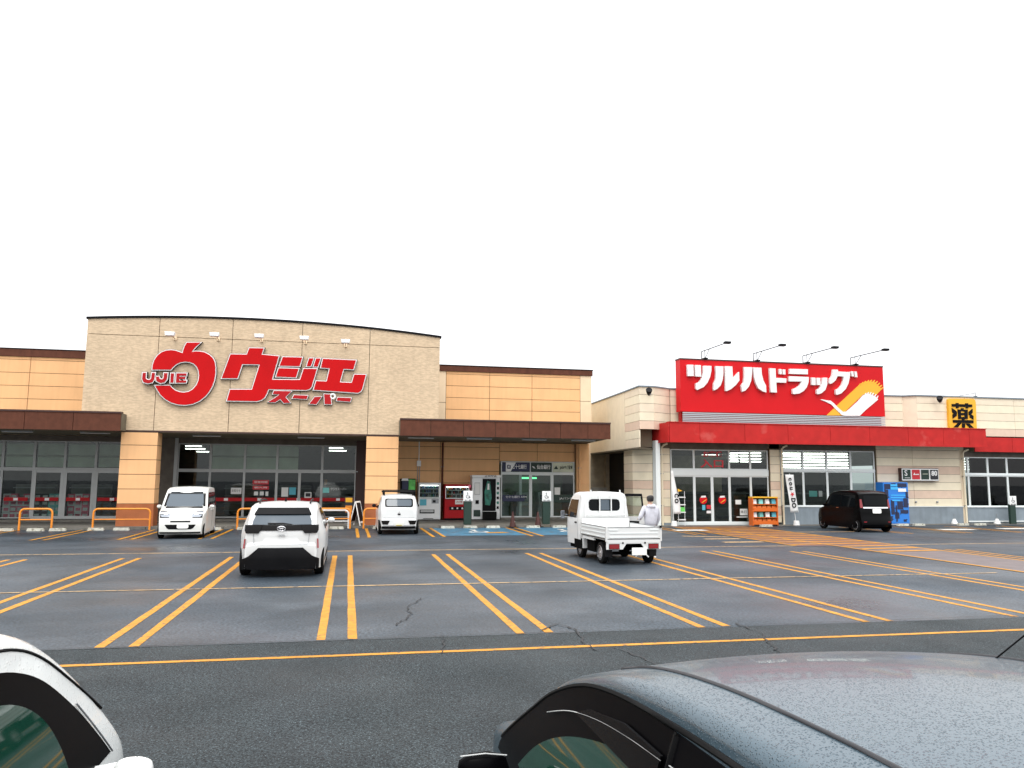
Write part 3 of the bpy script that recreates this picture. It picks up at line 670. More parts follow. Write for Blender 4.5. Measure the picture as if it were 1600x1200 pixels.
MB().box(31.1, 31.36, RY+.0, RY+.3, .02, 4.0).build('wall', 'cream_tile_mid', ds)
# canopy
CY = 34.1
zb_, zt_ = 3.88, 4.8
pl = [(14.05, 38.0), (14.5, CY), (31.6, CY)]
cn = MB().slab([(14.15, 38.0), (14.56, CY+.06), (31.55, CY+.06), (31.55, RY-.01), (15.1, RY-.01), (14.6, 38.0)], 4.0, 4.62).build('canopy', 'soffit', ds)
sx = [14.5, 16.02, 18.3, 20.55, 22.8, 24.95, 27.1, 29.1, 30.6, 31.6]
for a, b in zip(sx, sx[1:]):
    MB().box(a+.008, b-.008, CY, CY+.055, zb_+.1, zt_).build('fascia_panel', 'red_fascia', cn)
MB().box(14.5, 31.62, CY-.02, CY+.08, zb_, zb_+.098).build('fascia_lip', 'red_fascia', cn)
MB().box(14.5, 31.62, CY-.03, CY+.35, zt_+.002, zt_+.04).build('coping', 'red_fascia', cn)
def side(x0, y0, x1, y1, z0, z1, nm, mt):
    d = Vector((x1-x0, y1-y0)).normalized(); nn = Vector((-d.y, d.x))*.05
    return MB().slab([(x0, y0), (x1, y1), (x1+nn.x, y1+nn.y), (x0+nn.x, y0+nn.y)], z0, z1).build(nm, mt, cn)
side(14.49, CY+.02, 14.31, 36.0, zb_+.1, zt_, 'fascia_panel', 'red_fascia'); side(14.305, 36.02, 14.12, 38.4, zb_+.1, zt_, 'fascia_panel', 'red_fascia')
side(14.48, CY+.02, 14.11, 38.4, zb_, zb_+.098, 'fascia_lip', 'red_fascia')
MB().box(14.0, 14.11, 38.4, 38.5, 3.86, 4.82).build('end_trim', 'frame_white', cn)
cn2 = MB().box(31.64, 60, 35.0, RY-.01, 3.72, 4.3).build('canopy', 'soffit', ds)
for k in range(8): MB().box(31.64+2.3*k+.008, 31.64+2.3*(k+1)-.008, 34.94, 34.995, 3.7, 4.45).build('fascia_panel', 'red_fascia', cn2)
# interior
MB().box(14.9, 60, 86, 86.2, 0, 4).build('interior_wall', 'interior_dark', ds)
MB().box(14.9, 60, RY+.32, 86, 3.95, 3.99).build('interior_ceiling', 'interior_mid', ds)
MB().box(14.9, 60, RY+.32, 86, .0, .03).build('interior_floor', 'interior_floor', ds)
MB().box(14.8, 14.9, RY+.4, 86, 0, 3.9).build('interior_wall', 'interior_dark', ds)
for (xa, xb) in ((15.2, 19.4), (21, 25.3), (31.8, 44)):
    pass
for i, yy in enumerate((41.0, 45.5, 51.5, 59, 69, 82)):
    z = 3.72; s = yy/RY
    for (xa, xb) in ((15.3, 17.6), (21.0, 24.6), (31.2, 36)):
        MB().box(xa*s, xb*s, yy, yy+.3, z-.05*s, z).build('ceiling_light', 'tube_light', ds)
    if i < 4:
        for xa in (18.2, 18.8, 19.4): MB().box(xa*s, (xa+.42)*s, yy, yy+.3, z-.05*s, z).build('ceiling_light', 'tube_light', ds)
# sign box on the roof
sg = thing('drugstore_sign', 'big red drugstore sign box with white katakana and crane wing emblem', 'sign')
SY = 34.6
sx0, sx1 = 15.32, 26.25
MB().box(sx0, sx1, SY+.02, SY+.55, 5.37, 7.86).build('sign_board', 'sign_red', sg)
MB().box(sx0-.02, sx1+.02, SY, SY+.57, 7.862, 7.92).build('top_edge', 'brown_cap', sg)
MB().box(sx0+.1, sx1-.1, SY+.2, SY+.55, 4.82, 5.368).build('base_box', 'film_red', sg)
for k in range(6): MB().box(sx0+.1, sx1, SY+.02, SY+.09, 4.86+.085*k, 4.915+.085*k).build('louvre', 'louvre_grey', sg)
m = MB(); [m.box(x, x+.12, SY+.25, RY+.3, 4.9, 6.3) for x in (16, 20, 25)]; m.build('bracket', 'steel', sg)
Z = lambda pts, ox, oy, s: FPs(pts, ox, oy, s, SY)
tsu = [([(122, 102), (218, 104), (225, 280), (132, 280)], 0), ([(242, 108), (335, 110), (340, 290), (250, 285)], 0),
       ([(372, 118), (500, 122), (498, 200), (480, 290), (440, 380), (380, 450), (280, 498), (258, 480), (258, 395), (310, 370), (350, 310), (370, 230)], 0),
       ([(562, 125), (685, 128), (685, 260), (672, 350), (640, 430), (590, 480), (540, 505), (530, 480), (535, 400), (565, 330), (572, 230)], 0),
       ([(712, 125), (825, 130), (835, 310), (930, 215), (935, 350), (880, 420), (810, 480), (740, 515), (718, 510), (715, 300)], 0),
       ([(1005, 140), (1135, 142), (1130, 260), (1120, 350), (1085, 440), (1030, 505), (978, 525), (962, 430), (1000, 380), (1012, 300), (1012, 200)], 0),
       ([(1150, 145), (1278, 150), (1285, 250), (1310, 350), (1350, 430), (1355, 535), (1300, 520), (1230, 470), (1190, 390), (1165, 300)], 0),
       ([(722, 223), (760, 225), (762, 283), (828, 287), (826, 314), (764, 312), (768, 375), (730, 373)], 1), ([(782, 228), (797, 229), (798, 260), (784, 259)], 1), ([(805, 230), (820, 231), (822, 262), (806, 261)], 1),
       ([(105, 148), (358, 155), (358, 225), (105, 218)], 2), ([(98, 250), (370, 262), (368, 330), (345, 400), (300, 455), (240, 490), (160, 500), (148, 490), (145, 430), (200, 410), (245, 375), (275, 325), (98, 322)], 2),
       ([(408, 268), (462, 272), (465, 375), (412, 372)], 2), ([(482, 272), (530, 275), (532, 375), (485, 370)], 2), ([(568, 270), (628, 272), (625, 370), (600, 440), (550, 485), (495, 502), (482, 490), (480, 440), (520, 415), (550, 365)], 2),
       ([(705, 158), (775, 160), (775, 185), (942, 195), (938, 270), (920, 350), (880, 430), (820, 490), (760, 510), (748, 500), (742, 440), (790, 415), (830, 370), (850, 310), (852, 255), (770, 250), (740, 310), (700, 345), (665, 358), (655, 345), (660, 290), (690, 255), (700, 210)], 2),
       ([(955, 182), (985, 184), (995, 255), (968, 252)], 2), ([(1003, 185), (1035, 187), (1045, 265), (1015, 262)], 2)]
ZZ = [(1060, 560, 10), (1020, 520, 4), (1220, 560, 8.889)]
for p, k in tsu: MB().prism(Z(p, *ZZ[k]), SY-.12, SY+.015).mi(0).build('letter', 'logo_white', sg)
yw = [(635, 792), (780, 655), (1060, 395), (1120, 345), (1200, 320), (1300, 330), (1370, 390), (1400, 430), (1330, 505), (1200, 480), (1140, 505), (900, 735), (860, 792)]
MB().prism(Z(yw, *ZZ[2]), SY+.008, SY+.019).build('yellow_wing', 'sign_yellow', sg)
fy = [(1080, 385), (1115, 362), (1150, 345), (1190, 332), (1230, 326), (1270, 328), (1305, 340), (1335, 362), (1362, 390), (1385, 415)]
m = MB()
for i, (x, y) in enumerate(fy): m.prism(Z([(x-16, y+12), (x+16, y+18), (x+34+i*2, y-32+i*2), (x+24+i*2, y-40+i*2)], *ZZ[2]), SY+.006, SY+.018)
m.build('wing_tips', 'sign_yellow', sg)
cr = [(545, 572), (570, 568), (630, 580), (690, 587), (735, 622), (800, 690), (860, 740), (905, 738), (950, 700), (1060, 600), (1140, 510), (1200, 490), (1280, 510), (1330, 545), (1350, 572), (1180, 715), (1095, 798), (900, 798), (850, 790), (770, 715), (700, 640), (620, 600)]
MB().prism(Z(cr, *ZZ[2]), SY-.012, SY+.003).build('white_crane', 'logo_white', sg)
m = MB()
for i, (x, y) in enumerate(((1160, 505), (1195, 495), (1228, 495), (1262, 505), (1296, 522), (1325, 545))): m.prism(Z([(x-13, y+12), (x+13, y+16), (x+30, y-22), (x+22, y-28)], *ZZ[2]), SY-.014, SY+.001)
m.build('wing_tips', 'logo_white', sg)
for i, x in enumerate((16.62, 19.35, 22.05, 24.72)):
    t = thing('sign_lamp', 'thin dark floodlight arm standing on the red roof sign, %s from the left' % LAMPN[i], 'lamp', (x, SY+.3, 7.92), 0, 'lamp arms on the roof sign')
    MB().tube([(0, .1, 0), (0, .1, .42), (0, -2.5, .42)], .022, 6).tube([(0, -.25, 0), (0, -.25, .42)], .015, 6).tube([(0, -.25, 0), (0, -.75, .42)], .015, 6).build('arm', 'black_plastic', t)
    MB().box(-.1, .1, -.4, -.1, .0, .05).build('foot', 'black_plastic', t)
    MB().box(-.14, .14, -2.66, -2.45, .36, .46).build('lamp_head', 'black_plastic', t)
# medicine sign
ms = thing('medicine_sign', 'yellow rounded sign with a black medicine character on the upper wall', 'sign')
MY = RY-.45
K = lambda pts: FPs(pts, 1460, 610, 17.14, MY)
bd = [(345, 225), (980, 235), (1030, 270), (1045, 330), (1075, 1060), (350, 1050), (318, 330), (322, 255)]
MB().prism(K(bd), MY-.16, MY-.001).build('sign_board', 'sign_yellow', ms)
kan = [[(395, 370), (940, 385), (940, 455), (400, 440)], [(500, 345), (575, 345), (578, 372), (502, 370)], [(508, 446), (578, 448), (580, 478), (512, 490)], [(755, 352), (835, 355), (836, 380), (757, 378)], [(768, 455), (838, 457), (838, 490), (772, 490)],
       [(395, 475), (480, 530), (530, 580), (530, 680), (420, 765), (415, 660), (450, 620), (410, 600)], [(950, 495), (955, 600), (910, 650), (975, 690), (975, 790), (860, 712), (905, 698), (845, 660), (845, 580)],
       [(550, 516), (634, 518), (645, 770), (570, 770)], [(736, 520), (820, 524), (825, 770), (742, 770)], [(635, 518), (735, 519), (735, 566), (636, 566)], [(638, 610), (738, 610), (739, 672), (640, 672)], [(643, 718), (741, 718), (741, 770), (645, 770)], [(640, 485), (715, 485), (715, 515), (640, 515)],
       [(425, 795), (975, 805), (975, 885), (430, 870)], [(668, 888), (752, 890), (752, 1005), (670, 1005)], [(664, 772), (742, 772), (742, 798), (664, 798)], [(560, 878), (650, 880), (560, 995), (445, 990)], [(765, 890), (865, 892), (980, 1005), (870, 1005)]]
for p in kan: MB().prism(K(p), MY-.19, MY-.162).build('character_stroke', 'black', ms)
# tenant sign
ts = thing('tenant_sign', 'wall sign with four dark and red panels in a white frame above the blue box', 'sign', (0, 0, 0))
tx0, tz1 = FP(1409, 733, 35.15); tx1, tz0 = FP(1467, 750, 35.15); tz0 = 2.2; tz1 = 2.8
MB().box(tx0-.02, tx1+.02, 35.17, RY-.002, tz0-.03, tz1+.03).build('housing', 'brown_cap', ts)
MB().box(tx0, tx1, 35.15, 35.168, tz0, tz1).build('frame', 'logo_white', ts)
wd = (tx1-tx0)/4
for k, mt in enumerate(('deep_green', 'red_print', 'deep_green', 'paper_black')):
    MB().box(tx0+wd*k+.04, tx0+wd*(k+1)-.04, 35.135, 35.148, tz0+.06, tz1-.05).build('sign_panel', mt, ts)
text('S', tx0+wd*.4, 35.13, 2.56, .4, 'logo_white', ts, bold=.004); MB().box(tx0+.14, tx0+wd-.1, 35.128, 35.134, 2.32, 2.345).build('underline', 'logo_white', ts)
MB().prism([(tx0+wd+.09, 2.48), (tx0+wd+.18, 2.6), (tx0+wd+.2, 2.52), (tx0+2*wd-.1, 2.54), (tx0+2*wd-.1, 2.49)], 35.125, 35.134).build('emblem', 'logo_white', ts)
MB().box(tx0+2*wd+.12, tx0+3*wd-.1, 35.128, 35.134, 2.52, 2.545).build('underline', 'shade_light', ts)
text('80', tx0+wd*3.5, 35.13, 2.56, .33, 'logo_white', ts, bold=.012)
# ================================================================== VEHICLES
def crs(P, n=5):                        # Catmull-Rom through rows of numbers
    out = []
    for i in range(len(P)-1):
        a, b, c_, d = P[max(i-1, 0)], P[i], P[i+1], P[min(i+2, len(P)-1)]
        for k in range(n):
            t = k/n; out.append(tuple(.5*((2*q)+(r-p)*t+(2*p-5*q+4*r-s_)*t*t+(3*q-p-3*r+s_)*t**3) for p, q, r, s_ in zip(a, b, c_, d)))
    out.append(tuple(P[-1])); return out
def smooth(t): t = max(0, min(1, t)); return t*t*(3-2*t)
class Car:
    """body lofted from a side profile; patches (glass, lamps, bumpers) follow the same surface"""
    def __init__(s, root, L, W, prof, zbot=.2, belt=.9, roofz=1.5, tumble=.12, plan=.10, bow=.12, rc=.06, crown=.03, body='car_white', wheels=(), wr=.27, ww=.16, arch=.33, seed=0, N=30, bowf=None, nose=.5):
        s.root = root; s.L, s.W, s.prof, s.zbot, s.belt, s.roofz, s.tumble, s.plan, s.bow, s.rc, s.crown, s.nose = L, W, prof, zbot, belt, roofz, tumble, plan, bow, rc, crown, nose
        # profile: list (y,z) front bottom -> over -> rear bottom. split by top
        zi = max(range(len(prof)), key=lambda i: prof[i][1]); s.front = sorted(((z, y) for y, z in prof[:zi+1])); s.rear = sorted(((z, y) for y, z in prof[zi:]))
        s.N = N; s.wheels, s.wr, s.ww, s.arch = wheels, wr, ww, arch
        s.body = s.shell(body)
    def hw(s, y, z):
        h = s.W/2
        e = (abs(y)-(s.L/2-s.nose))/s.nose
        h -= s.plan*smooth(e)**2 if e > 0 else 0
        if z > s.belt: h -= s.tumble*((z-s.belt)/(s.roofz-s.belt))**1.15
        if z < s.belt: h -= .035*((s.belt-z)/s.belt)**2
        return h
    def top(s, y):
        P = s.prof
        return 0
    def ybow(s, y, x):
        e = smooth((abs(y)-(s.L/2-1.1))/1.1)
        return -math.copysign(s.bow*e*(abs(x)/(s.W/2))**2.2, y)
    def ring(s, y, zt):
        pts = []; rc = min(s.rc, max(.004, (zt-s.zbot)*.4)); ns = 9
        zs = [s.zbot+(zt-rc-s.zbot)*i/ns for i in range(ns+1)]
        half = [(s.hw(y, z), z) for z in zs]
        xe = s.hw(y, zt-rc)
        for k in range(1, 5):
            a = k/4*math.pi/2*.92; half.append((xe-rc*(1-math.cos(a)), zt-rc+rc*math.sin(a)))
        xl, zl = half[-1]; nt = 6
        cr = s.crown*smooth((zt-s.zbot)/.6)
        for k in range(1, nt+1):
            x = xl*(1-k/nt); half.append((x, zl+cr*(1-(x/xl)**2)))
        full = [(-x, z) for x, z in half]+[(x, z) for x, z in half[-2::-1]]
        return [(x, y+s.ybow(y, x), z) for x, z in full]
    def shell(s, mt):
        P = s.prof; Q = []
        tot = 0
        for (a, b) in zip(P, P[1:]):
            l = math.hypot(b[0]-a[0], b[1]-a[1]); n = max(1, int(l/.14))
            for i in range(n): Q.append((a[0]+(b[0]-a[0])*i/n, a[1]+(b[1]-a[1])*i/n))
        Q.append(P[-1])
        s.Q = Q
        R = [s.ring(y, max(z, s.zbot+.02)) for y, z in Q]; m = len(R[0]); vs = [v for r in R for v in r]; fs = []
        for i in range(len(R)-1):
            for k in range(m-1): fs.append((i*m+k, i*m+k+1, (i+1)*m+k+1, (i+1)*m+k))
            fs.append((i*m+m-1, i*m, (i+1)*m, (i+1)*m+m-1))
        fs.append(tuple(range(m))); fs.append(tuple((len(R)-1)*m+k for k in range(m-1, -1, -1)))
        mb = MB(); mb.add(vs, fs); o = mb.build('body', [mt, 'underbody'], s.root, smooth=28)
        if s.wheels:
            c = MB(); c.cm = 0
            for y in s.wheels:
                for sg in (-1, 1):
                    c.tube([(sg*(s.W/2-.26), y, s.wr), (sg*(s.W/2+.1), y, s.wr)], s.arch, 24)
            cu = c.build('cut', ['underbody']); cu.data.materials.clear(); cu.data.materials.append(MATS['underbody'])
            b = o.modifiers.new('b', 'BOOLEAN'); b.operation = 'DIFFERENCE'; b.object = cu; b.solver = 'EXACT'; b.material_mode = 'TRANSFER'
            dg = bpy.context.evaluated_depsgraph_get(); me = bpy.data.meshes.new_from_object(o.evaluated_get(dg)); o.modifiers.clear(); o.data = me; bpy.data.objects.remove(cu)
            me.shade_smooth(); me.set_sharp_from_angle(angle=rad(28))
        return o
    def interp(s, tab, z):
        if z <= tab[0][0]: return tab[0][1]
        for (a, ya), (b, yb) in zip(tab, tab[1:]):
            if z <= b: return ya+(yb-ya)*(z-a)/(b-a+1e-9)
        return tab[-1][1]
    def pos(s, face, u, z, eps):
        if face in ('front', 'rear'):
            tab = s.front if face == 'front' else s.rear; cr = 0
            y = s.interp(tab, z-s.crown*.6*(1-(u/(s.W/2))**2)); sg = 1 if face == 'front' else -1
            dz = .02; y2 = s.interp(tab, z+dz); n = Vector((0, dz*sg, -(y2-s.interp(tab, z))*sg)); n.normalize()
            if n.z < 0: n.z *= .3
            p = Vector((u, y+s.ybow(y, u), z)); nx = Vector((math.copysign(abs(u)/(s.W/2)*.25, u), n.y, n.z)).normalized()
            return p+nx*eps
        sg = -1 if face == 'left' else 1
        x = s.hw(u, z); return Vector((sg*(x+eps), u+s.ybow(u, x), z))
    def patch(s, name, mt, face, rows, eps=.006, th=.02, n=8, parent=None, smooth_=30, label=None):
        """rows: (z, u0, u1), bottom to top"""
        rr = []
        for (a, b) in zip(rows, rows[1:]):
            k = max(1, int(abs(b[0]-a[0])/.09))
            for i in range(k): t = i/k; rr.append(tuple(a[j]+(b[j]-a[j])*t for j in range(3)))
        rr.append(rows[-1])
        vs = []; M = n+1
        for z, a, b in rr:
            for k in range(M): vs.append(s.pos(face, a+(b-a)*k/n, z, eps))
        nb = len(vs)
        for z, a, b in rr:
            for k in range(M): vs.append(s.pos(face, a+(b-a)*k/n, z, eps-th))
        fs = []; R = len(rr)
        for i in range(R-1):
            for k in range(n):
                q = (i*M+k, i*M+k+1, (i+1)*M+k+1, (i+1)*M+k); fs.append(q); fs.append(tuple(nb+j for j in q[::-1]))
        rim = [k for k in range(M)]+[(i*M+M-1) for i in range(1, R)]+[((R-1)*M+k) for k in range(M-2, -1, -1)]+[(i*M) for i in range(R-2, 0, -1)]
        for a, b in zip(rim, rim[1:]+rim[:1]): fs.append((a, nb+a, nb+b, b))
        o = MB().add(vs, fs).build(name, mt, parent or s.body if parent is not False else s.root, smooth=smooth_)
        if label: o['label'] = label
        return o
    def rrect(s, name, mt, face, z0, z1, u0, u1, r=.03, **k):
        rows = [(z0, u0+r, u1-r), (z0+r*.3, u0+r*.3, u1-r*.3), (z0+r, u0, u1), (z1-r, u0, u1), (z1-r*.3, u0+r*.3, u1-r*.3), (z1, u0+r, u1-r)]
        return s.patch(name, mt, face, rows, **k)
    def wheel(s, y, sg, spokes=6, cap='rim_silver', rr=.62):
        x = sg*(s.W/2-.02-s.ww/2); r = s.wr; w = s.ww
        t = MB().lathe([(r*.55, -w/2), (r*.9, -w/2), (r, -w*.38), (r, w*.38), (r*.9, w/2), (r*.66, w/2), (r*.64, w*.3), (r*.55, w*.3)], (x, y, r), 'x', 28).build('wheel', 'rubber', s.root, smooth=35)
        m = MB(); o = sg*w*.30
        m.lathe([(r*.66, o+sg*.03), (r*.62, o+sg*.035), (r*.60, o-sg*.03)], (x, y, r), 'x', 28)
        m.lathe([(0.001, o+sg*.02), (r*.13, o+sg*.02), (r*.16, o-sg*.01)], (x, y, r), 'x', 12)
        for k in range(spokes):
            a = 2*math.pi*k/spokes; c, q = math.cos(a), math.sin(a); ta, tb = -q, c
            p = lambda rad_, off, d: (x+o+sg*d, y+c*rad_+ta*off, r+q*rad_+tb*off)
            m.add([p(r*.1, -.02, .01), p(r*.1, .02, .01), p(r*.62, .035, .02), p(r*.62, -.035, .02), p(r*.1, -.02, -.015), p(r*.1, .02, -.015), p(r*.62, .035, -.01), p(r*.62, -.035, -.01)],
                  [(0, 1, 2, 3), (4, 7, 6, 5), (0, 3, 7, 4), (1, 5, 6, 2)])
        m.build('rim', cap, t, smooth=35)
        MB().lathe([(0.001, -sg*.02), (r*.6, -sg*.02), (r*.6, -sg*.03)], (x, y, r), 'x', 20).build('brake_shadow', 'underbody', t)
    def mirror(s, sg, y, z, mt, w=.17, h=.12):
        x = s.hw(y, z)
        m = MB().tube([(sg*(x-.02), y, z-.03), (sg*(x+.07), y-.02, z)], .025, 6)
        m.lathe([(.001, 0), (.05, .005), (.075, .04), (.08, .10), (.06, .15), (.001, .17)], (0, 0, 0), 'x', 12)
        k = len(m.v)-12*6
        for i in range(k, len(m.v)):
            vx, vy, vz = m.v[i]; m.v[i] = (sg*(x+.03+vx*w/.17), y-.02+vy*.55, z+.02+vz*h/.15)
        o = m.build('mirror', mt, s.root, smooth=50)
def emblem_h(car, y, z, w=.08, mt='chrome'):
    m = MB(); m.prism([(-w/2, z-w*.45), (-w/2, z+w*.45), (-w*.3, z+w*.45), (-w*.22, z+.006), (w*.22, z+.006), (w*.3, z+w*.45), (w/2, z+w*.45), (w/2, z-w*.45), (w*.3, z-w*.45), (w*.22, z-.006), (-w*.22, z-.006), (-w*.3, z-w*.45)], -.01, 0)
    o = m.build('emblem', mt, car.root); o.location = (0, y, 0); return o
# ---- white boxy kei van facing the street, left
van = thing('kei_van', 'white boxy small van parked nose out left of the red store entrance', 'car', (-5.72, 31.25, 0), math.pi)
c = Car(van, 3.395, 1.56, [(1.69, .2), (1.70, .45), (1.66, .72), (1.55, .88), (1.02, 1.04), (.98, 1.06), (.55, 1.56), (.40, 1.69), (.1, 1.75), (-.6, 1.76), (-1.3, 1.73), (-1.52, 1.66), (-1.6, 1.4), (-1.66, .95), (-1.69, .7), (-1.69, .3), (-1.66, .2)],
        zbot=.15, belt=1.0, roofz=1.76, tumble=.10, body='car_pearl', wheels=(1.22, -1.27), wr=.28, arch=.33, plan=.07, bow=.12)
van.location = (-5.70, 31.1, 0); van.rotation_euler.z = math.pi+rad(1.5)
c.patch('windscreen', 'car_glass_light', 'front', [(1.09, -.60, .60), (1.2, -.62, .62), (1.5, -.57, .57), (1.56, -.54, .54)], eps=.008)
c.patch('cowl', 'black_plastic', 'front', [(1.03, -.62, .62), (1.085, -.62, .62)], eps=.008)
for f in ('left', 'right'):
    c.patch('side_window', 'car_glass', f, [(1.05, .62, -.20) if 0 else (1.05, -.28, .72), (1.2, -.28, .66), (1.52, -.28, .42), (1.58, -.24, .36)], eps=.006, n=4)
    c.patch('side_window', 'car_glass', f, [(1.05, -1.42, -.32), (1.52, -1.38, -.32), (1.58, -1.32, -.34)], eps=.006, n=4)
    c.patch('window_pillar', 'black_plastic', f, [(1.03, .74, .98), (1.5, .46, .56), (1.57, .40, .46)], eps=.004, n=2)
    c.patch('door_seam', 'underbody', f, [(.32, -.31, -.295), (1.04, -.31, -.295)], eps=.003, n=1, th=.01)
    c.patch('door_handle', 'car_pearl', f, [(.93, -.18, .02), (.97, -.18, .02)], eps=.03, th=.035, n=2)
    c.patch('door_handle', 'car_pearl', f, [(.93, -.62, -.42), (.97, -.62, -.42)], eps=.03, th=.035, n=2)
for sg in (-1, 1):
    a = (.36, .66)
    c.patch('headlight', 'lamp_clear', 'front', [(.74, min(sg*.38, sg*.62), max(sg*.38, sg*.62)), (.80, min(sg*.36, sg*.68), max(sg*.36, sg*.68)), (.90, min(sg*.40, sg*.70), max(sg*.40, sg*.70)), (.93, min(sg*.52, sg*.68), max(sg*.52, sg*.68))], eps=.012)
    c.patch('headlight_surround', 'chrome', 'front', [(.82, min(sg*.44, sg*.56), max(sg*.44, sg*.56)), (.87, min(sg*.44, sg*.56), max(sg*.44, sg*.56))], eps=.016, th=.01)
c.rrect('grille', 'lamp_clear', 'front', .75, .89, -.35, .35, .02, eps=.008)
for z in (.775, .815, .855): c.patch('grille_bar', 'chrome', 'front', [(z, -.34, .34), (z+.014, -.34, .34)], eps=.014, th=.012)
for sg in (-1, 1):
    a, b = sorted((sg*.345, sg*.72))
    c.patch('headlight_frame', 'black', 'front', [(.72, a+.02, b-.04), (.95, a+.02, b-.0)], eps=.007, th=.01)
    a, b = sorted((sg*.62, sg*.70)); c.patch('pillar_trim', 'black', 'front', [(1.09, a, b), (1.3, a-.03*sg, b-.03*sg), (1.55, a-.06*sg, b-.06*sg)], eps=.004, n=2)
c.patch('visor_band', 'black', 'front', [(1.52, -.56, .56), (1.60, -.54, .54)], eps=.010, th=.012)
c.rrect('grille_frame', 'steel', 'front', .735, .905, -.36, .36, .02, eps=.005)
c.rrect('intake', 'black', 'front', .57, .62, -.33, .33, .02, eps=.006)
c.patch('lower_grille', 'black', 'front', [(.33, -.36, .36), (.37, -.43, .43), (.47, -.50, .50), (.49, -.50, .50)], eps=.006)
c.rrect('number_plate', 'plate_white', 'front', .36, .50, -.28, .10, .05, eps=.03)
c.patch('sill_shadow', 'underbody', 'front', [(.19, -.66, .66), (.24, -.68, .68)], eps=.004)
emblem_h(c, 1.66+.04, .82).rotation_euler = (0, 0, 0)
for ob in [o for o in van.children if o.name.startswith('emblem')]: ob.location.y = 1.66; ob.rotation_euler = (0, 0, math.pi); ob.location.y = 1.655
for y in (1.22, -1.27):
    for sg in (-1, 1): c.wheel(y, sg, 8)
for sg in (-1, 1): c.mirror(sg, .72, 1.06, 'car_pearl')
# ---- white crossover seen from behind
yc = thing('white_crossover', 'white crossover with black tail lamps and bumper in the front row', 'car', (-1.37, 19.95, 0), 0)
c = Car(yc, 4.18, 1.84, [(2.09, .3), (2.08, .6), (1.95, .85), (1.1, 1.02), (.95, 1.06), (.15, 1.50), (-.3, 1.565), (-1.0, 1.56), (-1.55, 1.50), (-1.72, 1.44), (-1.98, 1.12), (-2.03, 1.05), (-2.05, .92), (-2.04, .74), (-2.09, .68), (-2.10, .45), (-2.04, .28), (-2.0, .18)],
        zbot=.17, belt=.92, roofz=1.58, tumble=.24, body='car_white', wheels=(1.28, -1.28), wr=.34, ww=.21, arch=.39, plan=.16, bow=.20, rc=.10, crown=.03, nose=.9)
c.patch('rear_window', 'car_glass_light', 'rear', [(1.12, -.62, .62), (1.2, -.615, .615), (1.38, -.54, .54), (1.41, -.50, .50)], eps=.012, n=12)
c.patch('rear_spoiler', 'black', 'rear', [(1.32, -.60, .60), (1.44, -.53, .53)], eps=.045, th=.05, n=12)
c.patch('roof_spoiler', 'car_white', 'rear', [(1.445, -.54, .54), (1.50, -.50, .50)], eps=.05, th=.06, n=12)
c.patch('tail_lamp_strip', 'lamp_dark', 'rear', [(1.0, -.70, .70), (1.02, -.72, .72), (1.11, -.70, .70)], eps=.02, n=14)
for sg in (-1, 1):
    c.patch('tail_lamp', 'lamp_dark', 'rear', [(.94, min(sg*.48, sg*.74), max(sg*.48, sg*.74)), (1.0, min(sg*.44, sg*.77), max(sg*.44, sg*.77)), (1.10, min(sg*.40, sg*.77), max(sg*.40, sg*.77))], eps=.035, th=.04)
    c.patch('reflector', 'lamp_red', 'rear', [(.62, min(sg*.76, sg*.79), max(sg*.76, sg*.79)), (.82, min(sg*.745, sg*.775), max(sg*.745, sg*.775))], eps=.02, th=.03, n=2)
    f = 'left' if sg < 0 else 'right'
    c.patch('side_window', 'car_glass', f, [(1.0, -1.35, .85), (1.1, -1.35, .72), (1.40, -1.15, .16), (1.44, -1.0, .1)], eps=.006, n=8)
    c.patch('wheel_arch_trim', 'black_plastic', f, [(.28, -1.72, 1.7), (.40, -1.74, 1.72)], eps=.006, n=8)
    for y in (1.28, -1.28): c.wheel(y, sg, 5)
    c.mirror(sg, .85, 1.06, 'car_white')
    m = MB().tube([(sg*.55, .2, 1.60), (sg*.56, -.3, 1.635), (sg*.56, -1.0, 1.63), (sg*.55, -1.3, 1.57)], .018, 8).build('roof_rail', 'black_plastic', yc, smooth=50)
c.patch('bumper', 'black_plastic', 'rear', [(.18, -.80, .80), (.40, -.80, .80), (.46, -.66, .66), (.60, -.50, .50), (.64, -.46, .46)], eps=.05, th=.06, n=14)
c.patch('number_plate_recess', 'car_white', 'rear', [(.72, -.42, .42), (.90, -.30, .30)], eps=.004, n=8)
c.patch('seam', 'steel', 'rear', [(.70, -.56, .56), (.712, -.56, .56)], eps=.007, th=.008, n=12)
for sg in (-1, 1): c.patch('seam', 'steel', 'rear', [(.71, min(sg*.56, sg*.57), max(sg*.56, sg*.57)), (.93, min(sg*.58, sg*.59), max(sg*.58, sg*.59))], eps=.008, th=.008, n=1)
text('CROSS', .0, -2.075, .90, .05, 'steel', yc)
m = MB().tube([(.085*math.cos(a), -2.115, 1.05+.05*math.sin(a)) for a in [i*math.pi/9 for i in range(18)]], .006, 6, closed=True)
m.tube([(.028*math.cos(a), -2.117, 1.05+.046*math.sin(a)) for a in [i*math.pi/7 for i in range(14)]], .005, 6, closed=True).tube([(.062*math.cos(a), -2.119, 1.07+.019*math.sin(a)) for a in [i*math.pi/7 for i in range(14)]], .005, 6, closed=True)
m.build('emblem', 'chrome', yc, smooth=60)
MB().lathe([(.03, 0), (.02, .05), (.004, .09)], (0, -1.15, 1.60), 'z', 8).build('shark_fin', 'black', yc, smooth=50)
MB().tube([(-.25, -1.95, .92), (.25, -1.95, .92)], .001, 4)
c.patch('wiper', 'black', 'rear', [(1.12, -.28, .22), (1.15, -.30, .02)], eps=.03, th=.02)
